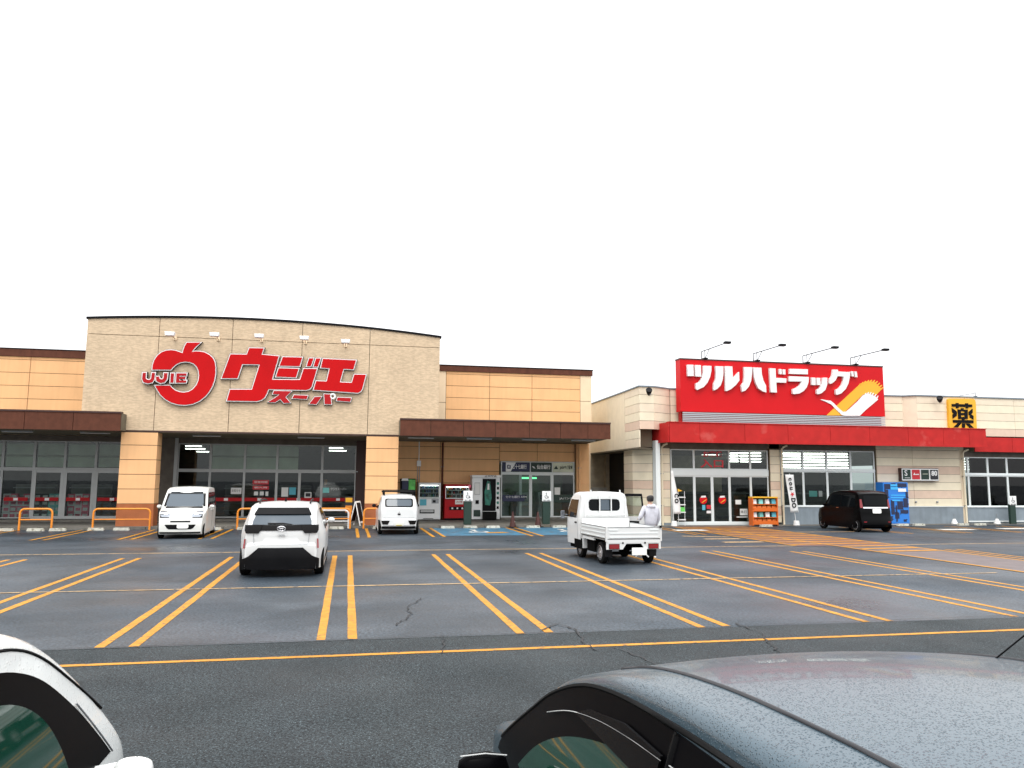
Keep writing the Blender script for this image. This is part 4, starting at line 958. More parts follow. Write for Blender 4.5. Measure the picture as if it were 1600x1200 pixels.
# ---- white hatchback with roof rack
al = thing('kei_hatchback', 'small white hatchback with black roof rack beside the orange column', 'car', (1.97, 32.4, 0), 0)
c = Car(al, 3.395, 1.58, [(1.69, .25), (1.68, .6), (1.55, .8), (1.0, .95), (.9, .98), (.3, 1.42), (0, 1.48), (-.6, 1.50), (-1.2, 1.46), (-1.36, 1.40), (-1.58, 1.0), (-1.62, .94), (-1.64, .6), (-1.69, .55), (-1.70, .35), (-1.62, .22)],
        zbot=.17, belt=.9, roofz=1.5, tumble=.17, body='car_white', wheels=(1.22, -1.22), wr=.28, arch=.33, plan=.12, bow=.14, rc=.10, nose=.7)
c.rrect('rear_window', 'car_glass', 'rear', 1.03, 1.36, -.54, .54, .07, eps=.010, n=12)
c.rrect('glass_panel', 'car_glass_light', 'rear', 1.07, 1.32, -.48, .48, .06, eps=.014, th=.01, n=12)
c.patch('tailgate_seam', 'steel', 'rear', [(.62, -.58, .58), (.633, -.60, .60)], eps=.006, th=.008, n=10)
c.patch('tailgate_crease', 'steel', 'rear', [(.965, -.58, .58), (.972, -.58, .58)], eps=.006, th=.008, n=10)
for sg in (-1, 1):
    c.patch('tail_lamp', 'lamp_dark', 'rear', [(.38, min(sg*.42, sg*.62), max(sg*.42, sg*.62)), (.5, min(sg*.36, sg*.66), max(sg*.36, sg*.66)), (.53, min(sg*.36, sg*.66), max(sg*.36, sg*.66))], eps=.012, n=4)
    f = 'left' if sg < 0 else 'right'
    c.patch('side_window', 'car_glass', f, [(.95, -.95, .80), (1.05, -1.0, .70), (1.34, -.95, .26), (1.37, -.9, .2)], eps=.006, n=6)
    for y in (1.22, -1.22): c.wheel(y, sg, 8)
    c.mirror(sg, .72, 1.0, 'black_plastic')
c.rrect('number_plate', 'plate_white', 'rear', .33, .50, -.19, .19, .02, eps=.02)
c.patch('plate_strip', 'plate_yellow', 'rear', [(.335, -.11, .11), (.365, -.11, .11)], eps=.026, th=.01)
c.rrect('emblem', 'black', 'rear', .74, .80, -.055, .055, .02, eps=.02, th=.03)
emb = MB().prism([(-.02, .85), (0, .82), (.02, .85), (0, .88)], -.01, 0).build('emblem', 'chrome', al); emb.location = (0, -1.645, 0)
c.patch('lower_bumper', 'black_plastic', 'rear', [(.22, -.66, .66), (.31, -.68, .68)], eps=.01)
m = MB()
for sg in (-1, 1): m.tube([(sg*.58, -.05, 1.60), (sg*.58, -1.15, 1.60)], .025, 6)
for y in (-.05, -.35, -.65, -.95, -1.15): m.tube([(-.62, y, 1.62), (.62, y, 1.62)], .022, 6)
for sg in (-1, 1):
    for y in (-.15, -1.0): m.box(sg*.56-.03, sg*.56+.03, y-.04, y+.04, 1.42, 1.6)
m.tube([(-.66, -1.18, 1.60), (-.6, -1.22, 1.68), (.6, -1.22, 1.68), (.66, -1.18, 1.60)], .02, 6)
m.build('roof_rack', 'black_plastic', al, smooth=50)
# ---- black boxy kei van
bk_ = thing('black_kei_van', 'black boxy small van parked at the grey base wall of the drugstore', 'car', (22.0, 31.45, 0), rad(-1))
c = Car(bk_, 3.395, 1.56, [(1.69, .25), (1.69, .7), (1.58, .92), (1.15, 1.02), (1.05, 1.06), (.68, 1.55), (.45, 1.68), (0, 1.73), (-.8, 1.735), (-1.35, 1.70), (-1.52, 1.6), (-1.60, 1.05), (-1.63, .95), (-1.66, .6), (-1.70, .5), (-1.70, .32), (-1.64, .22)],
        zbot=.16, belt=1.0, roofz=1.73, tumble=.10, body='car_black', wheels=(1.24, -1.22), wr=.28, arch=.33, plan=.07, bow=.10, rc=.09)
c.rrect('rear_window', 'car_glass', 'rear', 1.13, 1.55, -.52, .56, .06, eps=.012, n=10)
for sg in (-1, 1):
    f = 'left' if sg < 0 else 'right'
    c.patch('side_window', 'car_glass', f, [(1.05, -.22, .80), (1.2, -.22, .74), (1.5, -.22, .54), (1.55, -.20, .48)], eps=.006, n=4)
    c.patch('side_window', 'car_glass', f, [(1.05, -1.38, -.28), (1.55, -1.30, -.28)], eps=.006, n=4)
    c.patch('tail_lamp', 'lamp_red', 'rear', [(1.02, min(sg*.60, sg*.70), max(sg*.60, sg*.70)), (1.12, min(sg*.59, sg*.70), max(sg*.59, sg*.70)), (1.38, min(sg*.61, sg*.68), max(sg*.61, sg*.68))], eps=.02, th=.03, n=3)
    c.patch('reflector', 'lamp_red', 'rear', [(.42, min(sg*.5, sg*.62), max(sg*.5, sg*.62)), (.46, min(sg*.5, sg*.62), max(sg*.5, sg*.62))], eps=.012, th=.02, n=2)
    for y in (1.24, -1.22): c.wheel(y, sg, 7)
    c.mirror(sg, .85, 1.08, 'car_black')
    c.patch('door_handle', 'chrome', f, [(.98, -.12, .04), (1.0, -.12, .04)], eps=.02, th=.03, n=2)
c.patch('garnish', 'chrome', 'rear', [(1.0, -.58, .58), (1.06, -.58, .58)], eps=.02, n=10)
c.rrect('number_plate', 'plate_white', 'rear', .80, .98, -.20, .20, .04, eps=.03)
# reflected window on glass is left to the renderer
# ---- white kei truck with open door
tk = thing('kei_truck', 'white small flatbed truck with its right door open', 'truck', (7.08, 20.9, 0), rad(2))
TW = 1.475
c = Car(tk, 1.5, 1.475, [(.75, .35), (.75, .8), (.70, 1.05), (.42, 1.66), (.28, 1.76), (0, 1.79), (-.42, 1.78), (-.56, 1.70), (-.60, 1.2), (-.60, .35)], zbot=.35, belt=1.1, roofz=1.79, tumble=.12, body='car_white', plan=.05, bow=.05, rc=.10, crown=.02, nose=.3)
cab = c.body; cab.name = 'cab'; cab.location = (0, .95, 0)
def cp(*a, **k): return c.patch(*a, parent=cab, **k)
cp('windscreen', 'car_glass_light', 'front', [(1.1, -.62, .62), (1.6, -.56, .56)])
cp('side_window', 'car_glass', 'left', [(1.08, -.36, .60), (1.2, -.36, .56), (1.58, -.34, .36)], n=4)
cp('door_seam', 'steel', 'left', [(.45, -.44, -.428), (1.7, -.44, -.428)], n=1, eps=.003, th=.01)
cp('door_handle', 'black', 'left', [(.93, -.36, -.22), (.97, -.36, -.22)], n=1, eps=.02, th=.03)
cp('door_opening', 'underbody', 'right', [(.45, -.40, .45), (1.1, -.40, .52), (1.66, -.36, .34)], n=4, eps=.003)
c.rrect('cab_rear_window', 'car_glass', 'rear', 1.28, 1.60, -.46, .46, .09, eps=.008, parent=cab, n=12)
c.rrect('rear_glass', 'car_glass_light', 'rear', 1.30, 1.58, -.145, .145, .02, eps=.013, th=.008, parent=cab)
# guard frame behind the cab
m = MB(); r = .017; yy = .285
m.tube([(-.60, yy, 1.10), (-.60, yy, 1.60), (-.55, yy, 1.73), (-.45, yy, 1.77), (.45, yy, 1.77), (.55, yy, 1.73), (.60, yy, 1.60), (.60, yy, 1.10)], .022, 8)
m.tube([(-.6, yy, 1.17), (.6, yy, 1.17)], .02, 8)
for x in (-.17, .17): m.tube([(x, yy, 1.17), (x, yy, 1.77)], r, 6)
for x in (-.43, .43): m.tube([(x, yy, 1.77), (x, yy, 1.86)], .02, 6)
m.build('guard_frame', 'car_white', tk, smooth=50)
# bed
bed = MB().box(-.70, .70, -1.72, .27, .62, .66).build('bed_floor', 'white_metal', tk)
for sg in (-1, 1): MB().box(sg*.72-.02, sg*.72+.02, -1.70, .26, .648, .662).build('gate_gap', 'black', tk)
MB().box(-.73, .73, -1.742, -1.72, .648, .662).build('gate_gap', 'black', tk)
MB().box(-.70, .70, .255, .27, .66, .68).build('gate_gap', 'black', tk)
def gate(x0, x1, y0, y1, axis, name='side_gate'):
    g = MB().box(x0, x1, y0, y1, .665, .945).build(name, 'car_white', tk, bevel=.008)
    m = MB()
    if axis == 'y':
        s_ = -1 if x0 < 0 else 1; xo = x0 if s_ < 0 else x1
        for z in (.70, .80, .90): m.box(min(xo, xo+s_*.012), max(xo, xo+s_*.012), y0+.06, y1-.06, z-.012, z+.012)
        MB().box(min(x0, x1)-.008, max(x0, x1)+.008, y0, y1, .946, .958).build('gate_edge', 'steel', g)
    else:
        for z in (.70, .80): m.box(x0+.08, x1-.08, y0-.012, y0, z-.012, z+.012)
        for a in (x0+.06, x1-.30): m.box(a, a+.24, y0-.014, y0, .87, .90)
        MB().box(x0, x1, y0-.008, y1+.008, .946, .958).build('gate_edge', 'steel', g)
    m.build('gate_rib', 'frame_white', g)
    return g
gate(-.735, -.705, -1.70, .26, 'y'); gate(.705, .735, -1.70, .26, 'y')
gate(-.735, .735, -1.745, -1.715, 'x', 'tail_gate')
m = MB().box(-.70, .70, .27, .30, .66, 1.08); m.build('front_board', 'car_white', tk)
m = MB().box(-.60, .60, .272-.012, .269, .70, 1.04).build('board_panel', 'white_metal', tk)
for x in (-.735, .735): MB().box(x-.02, x+.02, -1.76, -1.70, .6, .98).build('corner_post', 'car_white', tk)
MB().box(.70, .74, -1.80, -1.74, .93, .99).build('latch', 'black', tk)
# chassis, rear panel, lamps
m = MB().box(-.735, .735, -1.74, -1.70, .56, .645).prism([(-.735, .40), (-.30, .40), (-.20, .54), (.2, .54), (.30, .40), (.735, .40), (.735, .557), (-.735, .557)], -1.735, -1.70)
m.build('rear_panel', 'car_white', tk)
for sg in (-1, 1):
    a, b = sorted((sg*.40, sg*.66))
    l = MB().box(a, b, -1.755, -1.737, .42, .53).build('tail_lamp', 'lamp_red', tk)
    MB().box(a-.01, b+.01, -1.75, -1.736, .41, .54).build('lamp_surround', 'black', l)
    MB().box(sg*.30-.02, sg*.30+.02, -1.75, -1.70, .54, .58).build('hinge', 'black', tk)
    for y in (-1.15, .5):
        c2 = Car.__new__(Car); c2.root = tk; c2.W = 1.44; c2.wr = .275; c2.ww = .15; c2.wheel(y, sg, 8)
MB().box(-.06, .34, -1.765, -1.74, .25, .44).build('number_plate', 'plate_white', tk, bevel=.02)
m = MB().box(-.35, -.25, -1.6, .8, .36, .5).box(.25, .35, -1.6, .8, .36, .5).box(-.62, .62, -1.2, -1.1, .22, .30).box(-.3, .3, -.9, .2, .3, .55).box(-.68, -.40, -.7, -.1, .25, .55).box(.2, .68, -.8, .0, .3, .55).box(-.6, .6, .8, 1.6, .22, .4)
m.build('chassis', 'underbody', tk)
for sg in (-1, 1):
    m = MB().box(sg*.70-.03, sg*.70+.03, -.75, .10, .56, .62); m.build('side_rail', 'car_white', tk)
    MB().box(sg*.62-.08, sg*.62+.08, .15, .24, .28, .6).build('mud_flap', 'car_white', tk)
    MB().box(sg*.60-.1, sg*.60+.1, -1.52, -1.50, .2, .42).build('mud_flap', 'black_plastic', tk)
m = MB().tube([(.05, -1.72, .22), (.12, -1.75, .28), (.3, -1.75, .28), (.4, -1.72, .2)], .018, 6).build('tow_bar', 'white_metal', tk)
# dark plate drawn in as the shadow of the wheel arch under cab
for sg in (-1,): MB().box(sg*.742-.003, sg*.742+.003, .22, .80, .25, .50).build('arch_shadow', 'underbody', tk)
MB().tube([(-.72, 1.55, 1.12), (-.84, 1.50, 1.14)], .015, 6).box(-.93, -.82, 1.46, 1.52, 1.02, 1.24).build('mirror', 'lamp_clear', tk, bevel=.02)
# open right door, hinged at its front edge
dr = MB(); o_ = Vector((.74, 1.45, 0)); ang = rad(62)
dv = Vector((math.sin(ang), -math.cos(ang), 0)); nv = Vector((math.cos(ang), math.sin(ang), 0))
def dpt(u, z, t): p = o_+dv*u+nv*t; return (p.x, p.y, z)
def dquad(m, a): m.add([dpt(u, z, -.02) for u, z in a]+[dpt(u, z, .02) for u, z in a], [(0, 1, 2, 3), (7, 6, 5, 4), (0, 4, 5, 1), (1, 5, 6, 2), (2, 6, 7, 3), (3, 7, 4, 0)])
m = MB()
dquad(m, [(0, .45), (.85, .45), (.85, 1.08), (0, 1.08)])
dd = m.build('door', 'car_white', tk)
m = MB(); dquad(m, [(0, 1.085), (.05, 1.085), (.30, 1.66), (.24, 1.66)]); dquad(m, [(.80, 1.085), (.85, 1.085), (.80, 1.66), (.75, 1.66)]); dquad(m, [(.24, 1.662), (.80, 1.662), (.78, 1.74), (.30, 1.74)])
m.build('door_frame', 'black', dd)
m = MB(); m.add([dpt(.06, 1.085, 0), dpt(.80, 1.085, 0), dpt(.76, 1.66, 0), dpt(.31, 1.66, 0), dpt(.06, 1.085, .006), dpt(.80, 1.085, .006), dpt(.76, 1.66, .006), dpt(.31, 1.66, .006)], [(0, 1, 2, 3), (7, 6, 5, 4), (0, 4, 5, 1), (1, 5, 6, 2), (2, 6, 7, 3), (3, 7, 4, 0)])
m.build('door_glass', 'glass_clear', dd)
m = MB(); dquad(m, [(.08, .6), (.7, .6), (.7, .95), (.08, .95)]); k = m.build('door_trim', 'black_plastic', dd); k.location = tuple(-nv*.03)
# ---- near cars either side of the photographer
gl = dict(N=60)
mat('strip_grey', (.03, .03, .033), .5, spec=.2)
mat('car_grey', (.030, .062, .084), .28, metal=.4, coat=.3, pos=False)
def droplets(name, scale=95, strength=.8, amt=.5):
    n = MATS[name].node_tree; b = n.nodes['Principled BSDF']; N = n.nodes.new; K = n.links.new
    tc = N('ShaderNodeTexCoord'); v = N('ShaderNodeTexVoronoi'); v.inputs['Scale'].default_value = scale; v.inputs['Randomness'].default_value = 1
    nz = N('ShaderNodeTexNoise'); nz.inputs['Scale'].default_value = scale*.45; nz.inputs['Detail'].default_value = 3
    K(tc.outputs['Object'], v.inputs['Vector']); K(tc.outputs['Object'], nz.inputs['Vector'])
    r = N('ShaderNodeMapRange'); r.inputs[1].default_value = .12; r.inputs[2].default_value = .42; r.inputs[3].default_value = 1; r.inputs[4].default_value = 0; K(v.outputs['Distance'], r.inputs[0])
    r2 = N('ShaderNodeMapRange'); r2.inputs[1].default_value = amt-.05; r2.inputs[2].default_value = amt+.05; K(nz.outputs['Fac'], r2.inputs[0])
    mu = N('ShaderNodeMath'); mu.operation = 'MULTIPLY'; K(r.outputs[0], mu.inputs[0]); K(r2.outputs[0], mu.inputs[1])
    bp = N('ShaderNodeBump'); bp.inputs['Strength'].default_value = strength; bp.inputs['Distance'].default_value = .004; K(mu.outputs[0], bp.inputs['Height'])
    K(bp.outputs[0], b.inputs['Normal']); K(bp.outputs[0], b.inputs['Coat Normal'])
droplets('car_grey', 150, .55, .46)

mat('glass_green', (.006, .036, .023), .03, spec=.42)
mat('frame_black', (.0015, .0015, .002), .3, spec=.03)
def trim(c, name, mt, face, pts, r=.004, eps=.004, n=4):
    P = [c.pos(face, *q, eps) for q in crs(pts)]; return MB().tube(P, r, 6).build(name, mt, c.root, smooth=60)
def roofline(c, inset, sg, name, mt, r, y0, y1, dz=0):
    P = []
    for y, z in c.Q:
        if y0 <= y <= y1 and z > 1.0:
            R = c.ring(y, z); xl = max(abs(p[0]) for p in R if p[2] > z-.03) if any(p[2] > z-.03 for p in R) else .6
            x = sg*(xl-inset); best = min(R, key=lambda p: abs(p[0]-x)+10*(p[2] < z-.05)); P.append((x, best[1], best[2]+dz))
    return MB().tube(P, r, 6).build(name, mt, c.root, smooth=60)
gc = thing('grey_car', 'dark grey car with wet roof in the right foreground', 'car', (1.72, 1.35, 0), 0)
GPR = [(3.3, .25), (3.3, .6), (3.15, .8), (2.8, .92), (2.5, .98), (2.15, 1.18), (1.83, 1.345), (1.6, 1.42), (1.33, 1.48), (1.0, 1.52), (.6, 1.545), (0, 1.555), (-.8, 1.53), (-1.4, 1.44), (-1.7, 1.1), (-1.8, .9), (-1.82, .5), (-1.8, .25)]
GPR = GPR[:5]+crs(GPR[5:-4])+GPR[-3:]
c = Car(gc, 6.6, 1.92, GPR, zbot=.22, belt=.92, roofz=1.5, tumble=.17, body='car_grey', plan=.10, bow=.10, rc=.07, crown=.045, nose=.7)
c.patch('window_frame', 'frame_black', 'left', crs([(.85, -1.5, 2.62), (.93, -1.5, 2.51), (1.135, -1.5, 2.15), (1.27, -1.5, 1.91), (1.37, -1.5, 1.61), (1.425, -1.5, 1.3), (1.452, -1.5, .9), (1.462, -1.5, .4)]), eps=.004, n=40, th=.01)
c.patch('side_window', 'glass_green', 'left', crs([(.93, -.05, 2.12), (1.08, -.05, 1.90), (1.2, -.05, 1.60), (1.29, -.05, 1.22), (1.34, -.05, .85)]), eps=.008, n=30, th=.01)
c.patch('door_visor', 'car_black', 'left', [(1.30, .80, 1.54), (1.345, .80, 1.42), (1.39, .80, 1.10)], eps=.022, n=16, th=.008)
trim(c, 'visor_highlight', 'frame_metal', 'left', [(1.86, 1.215), (1.62, 1.285), (1.34, 1.335), (1.05, 1.365), (.8, 1.38)], .0022, .02)  # pale thin tubes drawn in as the highlight along the door visor
trim(c, 'visor_highlight', 'frame_metal', 'left', [(.74, 1.385), (.4, 1.40), (0, 1.41)], .0022, .02)
trim(c, 'door_seal', 'rubber', 'left', [(2.52, .93), (2.16, 1.135), (1.92, 1.27), (1.62, 1.375), (1.3, 1.43), (.9, 1.46), (.4, 1.478), (-.4, 1.48)], .010, .0)
trim(c, 'pillar_line', 'car_black', 'left', [(.77, .93), (.77, 1.45)], .012, .004)
trim(c, 'door_seam', 'rubber', 'left', [(.77, 1.46), (.77, 1.2), (.78, .5)], .004, .012)
roofline(c, .17, -1, 'roof_strip', 'strip_grey', .007, -1.2, 1.66, .001)
roofline(c, .17, 1, 'roof_strip', 'strip_grey', .007, -1.2, 1.66, .001)
c.patch('windscreen', 'car_glass', 'front', [(1.0, -.66, .66), (1.32, -.58, .58), (1.38, -.52, .52)], eps=.004, n=16, th=.01)
m = MB().tube([(-.93, 2.02, .90), (-1.1, 2.0, .92)], .025, 8).build('mirror_arm', 'frame_black', gc)
m = MB().lathe([(.001, 0), (.05, .01), (.075, .05), (.08, .13), (.06, .2), (.001, .22)], (0, 0, 0), 'x', 16)
m.v = [(-1.25+x, 1.98+y*.6, .96+z) for x, y, z in m.v]
m.build('mirror', 'frame_black', gc, smooth=60)
MB().tube([(-1.24, 1.95, 1.035), (-1.14, 1.945, 1.042), (-1.05, 1.945, 1.03)], .003, 6).build('mirror_edge', 'frame_metal', gc)
MB().tube([(.58, 1.18, 1.50), (.64, .95, 1.72)], .003, 6).build('antenna', 'black', gc)
# ---- white car at the left edge
mat('car_white_wet', (.74, .76, .74), .22, coat=.8, pos=False)
droplets('car_white_wet', 80, .25)
wc = thing('white_car', 'white car cut off at the left foreground edge with dark side windows', 'car', (-1.84, 2.0, 0), 0)
WPR = [(2.5, .25), (2.52, .6), (2.5, .78), (2.32, .86), (2.2, .92), (1.95, 1.13), (1.59, 1.40), (1.40, 1.515), (1.22, 1.585), (1.0, 1.63), (.6, 1.66), (0, 1.67), (-.8, 1.65), (-1.6, 1.58), (-1.9, 1.2), (-1.95, .9), (-1.95, .5), (-1.9, .25)]
WPR = WPR[:4]+crs(WPR[4:-4])+WPR[-3:]
c = Car(wc, 5.2, 1.72, WPR, zbot=.22, belt=.92, roofz=1.62, tumble=.19, body='car_white_wet', plan=.10, bow=.08, rc=.08, crown=.04, nose=.6)
c.patch('window_frame', 'frame_black', 'right', crs([(.95, -1.5, 1.92), (1.1, -1.5, 1.74), (1.23, -1.5, 1.58), (1.38, -1.5, 1.36), (1.46, -1.5, 1.16), (1.50, -1.5, .95), (1.525, -1.5, .6), (1.535, -1.5, .2)]), eps=.004, n=40, th=.01)
c.patch('side_window', 'glass_green', 'right', crs([(.95, -.1, 1.42), (1.14, -.1, 1.36), (1.28, -.1, 1.25), (1.38, -.1, 1.05), (1.43, -.1, .75), (1.435, -.1, .5)]), eps=.009, n=30, th=.01)
trim(c, 'roof_ditch', 'rubber', 'right', [(1.9, 1.14), (1.62, 1.32), (1.40, 1.455), (1.2, 1.53), (.95, 1.565), (.5, 1.59), (-.6, 1.59)], .006, .002)
trim(c, 'door_edge', 'steel', 'right', [(1.93, .95), (1.75, 1.105), (1.6, 1.235)], .004, .008)
c.patch('windscreen', 'car_glass', 'front', [(1.0, -.68, .68), (1.42, -.60, .60), (1.50, -.55, .55)], eps=.004, n=16, th=.01)
m = MB().lathe(crs([(.001, 0), (.055, .01), (.085, .05), (.09, .13), (.07, .19), (.035, .208), (.001, .21)], 4), (0, 0, 0), 'x', 40)
m.v = [(.93+x*.74, 1.66+y*.55, .93+z*.72) for x, y, z in m.v]
m.build('mirror', 'car_white_wet', wc, smooth=60)
MB().tube([(.84, 1.68, .93), (.98, 1.67, .95)], .03, 8).build('mirror_arm', 'car_white_wet', wc, smooth=60)
MB().tube([(1.02, 1.66+.047*math.cos(a), .93+.064*math.sin(a)) for a in [i*math.pi/10 for i in range(20)]], .0025, 5, closed=True).build('mirror_seam', 'rubber', wc)
# ================================================================== STREET FURNITURE AND SMALL THINGS
NTH = 'first second third fourth fifth sixth seventh eighth ninth tenth eleventh twelfth thirteenth fourteenth fifteenth sixteenth seventeenth eighteenth nineteenth'.split()
ORD = ['leftmost', 'second', 'third', 'fourth', 'fifth', 'sixth', 'seventh', 'eighth']
def rail(x0, x1, y, top, mt, label, mid=.42, group='pipe guard rails along the kerb', z0=0.0):
    t = thing('guard_rail', label, 'railing', ((x0+x1)/2, y, z0), 0, group); w_ = (x1-x0)/2; r = .17
    P = [(-w_, 0, 0), (-w_, 0, top-r)]+[(-w_+r-r*math.cos(a), 0, top-r+r*math.sin(a)) for a in (math.pi/8, math.pi/4, 3*math.pi/8)]+[(-w_+r, 0, top), (w_-r, 0, top)]
    P += [(w_-r+r*math.sin(a), 0, top-r+r*math.cos(a)) for a in (math.pi/8, math.pi/4, 3*math.pi/8)]+[(w_, 0, top-r), (w_, 0, 0)]
    MB().tube(P, .04, 10).build('frame_pipe', mt, t, smooth=50)
    MB().tube([(-w_, 0, mid), (w_, 0, mid)], .025, 8).build('cross_pipe', mt, t, smooth=50)
    return t
rail(-12.58, -11.42, 34.55, .84, 'orange_paint', 'narrow orange pipe guard rail before the stacked goods window')
rail(-9.92, -7.80, 34.55, .84, 'orange_paint', 'orange pipe guard rail in front of the left orange column')
rail(-4.42, -2.3, 34.55, .84, 'orange_paint', 'orange pipe guard rail partly hidden behind the white crossover')
rail(-1.75, .15, 34.55, .84, 'orange_paint', 'orange pipe guard rail left of the white folding board')
rail(-1.25, .08, 34.75, .76, 'white_metal', 'white pipe rail just behind the orange rail by the folding board', mid=.3)
rail(.72, 2.4, 34.55, .84, 'orange_paint', 'orange pipe guard rail behind the white hatchback')
rail(-16.2, -13.35, 34.55, .84, 'white_metal', 'white pipe guard rail cut off at the left edge')
# concrete wheel stops
WS = [(-13.0, .5), (-11.9, .6), (-11.1, .5), (-9.75, .55), (-8.8, .6), (-6.6, .55), (-5.3, .55), (-4.1, .5), (-2.8, .5), (-1.35, .5), (-.4, .3), (1.4, .5), (2.6, .5), (4.3, .55), (5.3, .5), (6.3, .6), (8.1, .55), (9.3, .6), (10.2, .5)]
ws0 = MB().prism([(-.3, 0), (.3, 0), (.27, .10), (-.27, .10)], -.08, .08).mesh('wheel_stop', 'concrete_white')
for wi, (x, w_) in enumerate(WS):
    o = bpy.data.objects.new('wheel_stop', ws0); COL.objects.link(o); o.location = (x, 34.35+random.uniform(-.05, .05), 0); o.rotation_euler.z = random.uniform(-.04, .04)
    tag(o, 'low worn pale wheel stop at the supermarket kerb, ' + NTH[wi] + ' from the left', 'wheel stop', 'wheel stops along the supermarket kerb')
for wi, x in enumerate((19.3, 24.2, 26.6, 27.5, 30.0, 31.0)):
    o = bpy.data.objects.new('wheel_stop', ws0); COL.objects.link(o); o.location = (x, 34.2, 0)
    tag(o, 'low worn pale wheel stop before the drugstore wall, ' + NTH[wi] + ' from the left', 'wheel stop', 'wheel stops before the drugstore')
# disabled parking posts
def dpost(x, y, label, h=1.5, z=SW):
    t = thing('parking_post', label, 'sign post', (x, y, z), 0, 'dark posts with wheelchair boards')
    MB().box(-.17, .17, -.08, .08, 0, h-.42).build('post', 'deep_green', t, bevel=.02)
    b = MB().box(-.21, .21, -.11, -.085, h-.46, h).build('sign_board', 'logo_white', t, bevel=.01)
    m = MB(); R_ = .075; cz = h-.25
    m.tube([(R_*math.cos(a)-.01, -.115, cz+R_*math.sin(a)) for a in [math.pi*.75+i*math.pi*1.4/10 for i in range(11)]], .011, 6)
    m.tube([(-.02, -.115, cz+.13), (-.015, -.115, cz+.02), (.06, -.115, cz+.02), (.09, -.115, cz-.07)], .012, 6)
    m.lathe([(.001, -.005), (.022, -.005), (.022, .005)], (-.02, -.118, cz+.155), 'y', 10)
    m.build('wheelchair_mark', 'black', b)
    text('障がい者用', 0, -.113, h-.42, .06, 'black', b, width=.3)
dpost(5.30, 35.3, 'dark post with white wheelchair board before the red vending machine')
dpost(8.93, 35.3, 'dark post with white wheelchair board before the bank door')
dpost(33.6, 34.9, 'dark post with white wheelchair board before the far right window', 1.42, .02)
# cones
def cone(x, label, s=1):
    t = thing('traffic_cone', label, 'cone', (x, 34.7, 0), random.uniform(0, 1), 'dark cones at the blue parking bays')
    MB().box(-.19, .19, -.19, .19, 0, .035).build('base', 'rubber', t, bevel=.01)
    MB().lathe([(.15, .035), (.12, .18), (.115, .2), (.03, .68), (.02, .70), (.001, .70)], (0, 0, 0), 'z', 16).build('body', 'rust_dark', t, smooth=40)
    MB().lathe([(.107, .24), (.088, .33)], (.003, 0, 0), 'z', 16).build('reflective_band', 'logo_white', t); MB().lathe([(.064, .46), (.044, .56)], (.003, 0, 0), 'z', 16).build('reflective_band', 'logo_white', t)
mat('rust_dark', (.05, .012, .008), .7, var=.3, vs=9)
cone(7.25, 'dark rusty cone with white bands left of the bank window'); cone(8.4, 'dark rusty cone with white bands beside the bank door post')
# folding board
t = thing('folding_board', 'white framed folding advertising board by the right orange column', 'sign', (.45, 35.1, SW), rad(70))
for s in (-1, 1):
    m = MB(); tl = .24*s
    def fq(x0, x1, z0, z1, d):
        f = lambda z: tl*(1-z/1.05); m.add([(x0, f(z0)-d, z0), (x1, f(z0)-d, z0), (x1, f(z1)-d, z1), (x0, f(z1)-d, z1), (x0, f(z0)+d, z0), (x1, f(z0)+d, z0), (x1, f(z1)+d, z1), (x0, f(z1)+d, z1)], [(0, 1, 2, 3), (7, 6, 5, 4), (0, 4, 5, 1), (1, 5, 6, 2), (2, 6, 7, 3), (3, 7, 4, 0)])
    fq(-.3, -.26, 0, 1.05, .018); fq(.26, .3, 0, 1.05, .018); fq(-.258, .258, .98, 1.05, .018); fq(-.258, .258, .12, .18, .018)
    fr = m.build('frame', 'logo_white', t); m = MB(); fq(-.258, .258, .182, .978, .008); m.build('sign_face', 'black_plastic', fr)
# flowers behind the board
t = thing('poster_stand', 'small colourful poster stand between the window and the folding board', 'sign', (.08, 36.6, SW))
MB().box(-.18, .18, -.02, .02, .45, 1.2).build('poster', 'paper_black', t); MB().box(-.15, .15, -.03, -.021, .95, 1.15).build('picture', 'sign_yellow', t); MB().box(-.15, .15, -.03, -.021, .5, .8).build('picture', 'orange_paint', t)
MB().box(-.02, .02, -.01, .01, 0, .45).box(-.15, .15, -.15, .15, 0, .03).build('stand', 'steel', t)
# ---- vending machines
def vend(x0, x1, ztop, mt, name, label, yf=39.05):
    t = thing(name, label, 'vending machine', ((x0+x1)/2, yf, SW)); w_ = (x1-x0)/2; h = ztop-SW
    MB().box(-w_, w_, .02, .7, .04, h).build('cabinet', mt, t, bevel=.02); MB().box(-w_+.05, w_-.05, .05, .65, 0, .038).build('feet', 'black', t)
    return t, w_, h
def shelf_goods(t, x0, x1, zs_, cols, y=0.0, h=.2, n=10, names='bottle'):
    for z in zs_:
        for i in range(n):
            w_ = (x1-x0)/n; x = x0+w_*(i+.5)
            o = bpy.data.objects.new(names, BOT[random.choice(cols)]); COL.objects.link(o); o.parent = t; o.location = (x, y, z); o.scale = (w_/.11, 1, h/.22)
BOT = {}
mat('display_lamp', (1, .98, .95), .5, emit=14)
for k, cl in (('b', (.05, .12, .35)), ('g', (.05, .28, .12)), ('w', (.6, .6, .6)), ('k', (.03, .025, .02)), ('r', (.5, .03, .03)), ('o', (.6, .3, .05)), ('c', (.1, .4, .5))):
    mat('label_'+k, cl, .3)
    BOT[k] = MB().lathe([(.001, 0), (.035, 0), (.035, .13), (.014, .18), (.014, .22), (.001, .22)], (0, 0, 0), 'z', 8).mesh('bottle', 'label_'+k, 40)
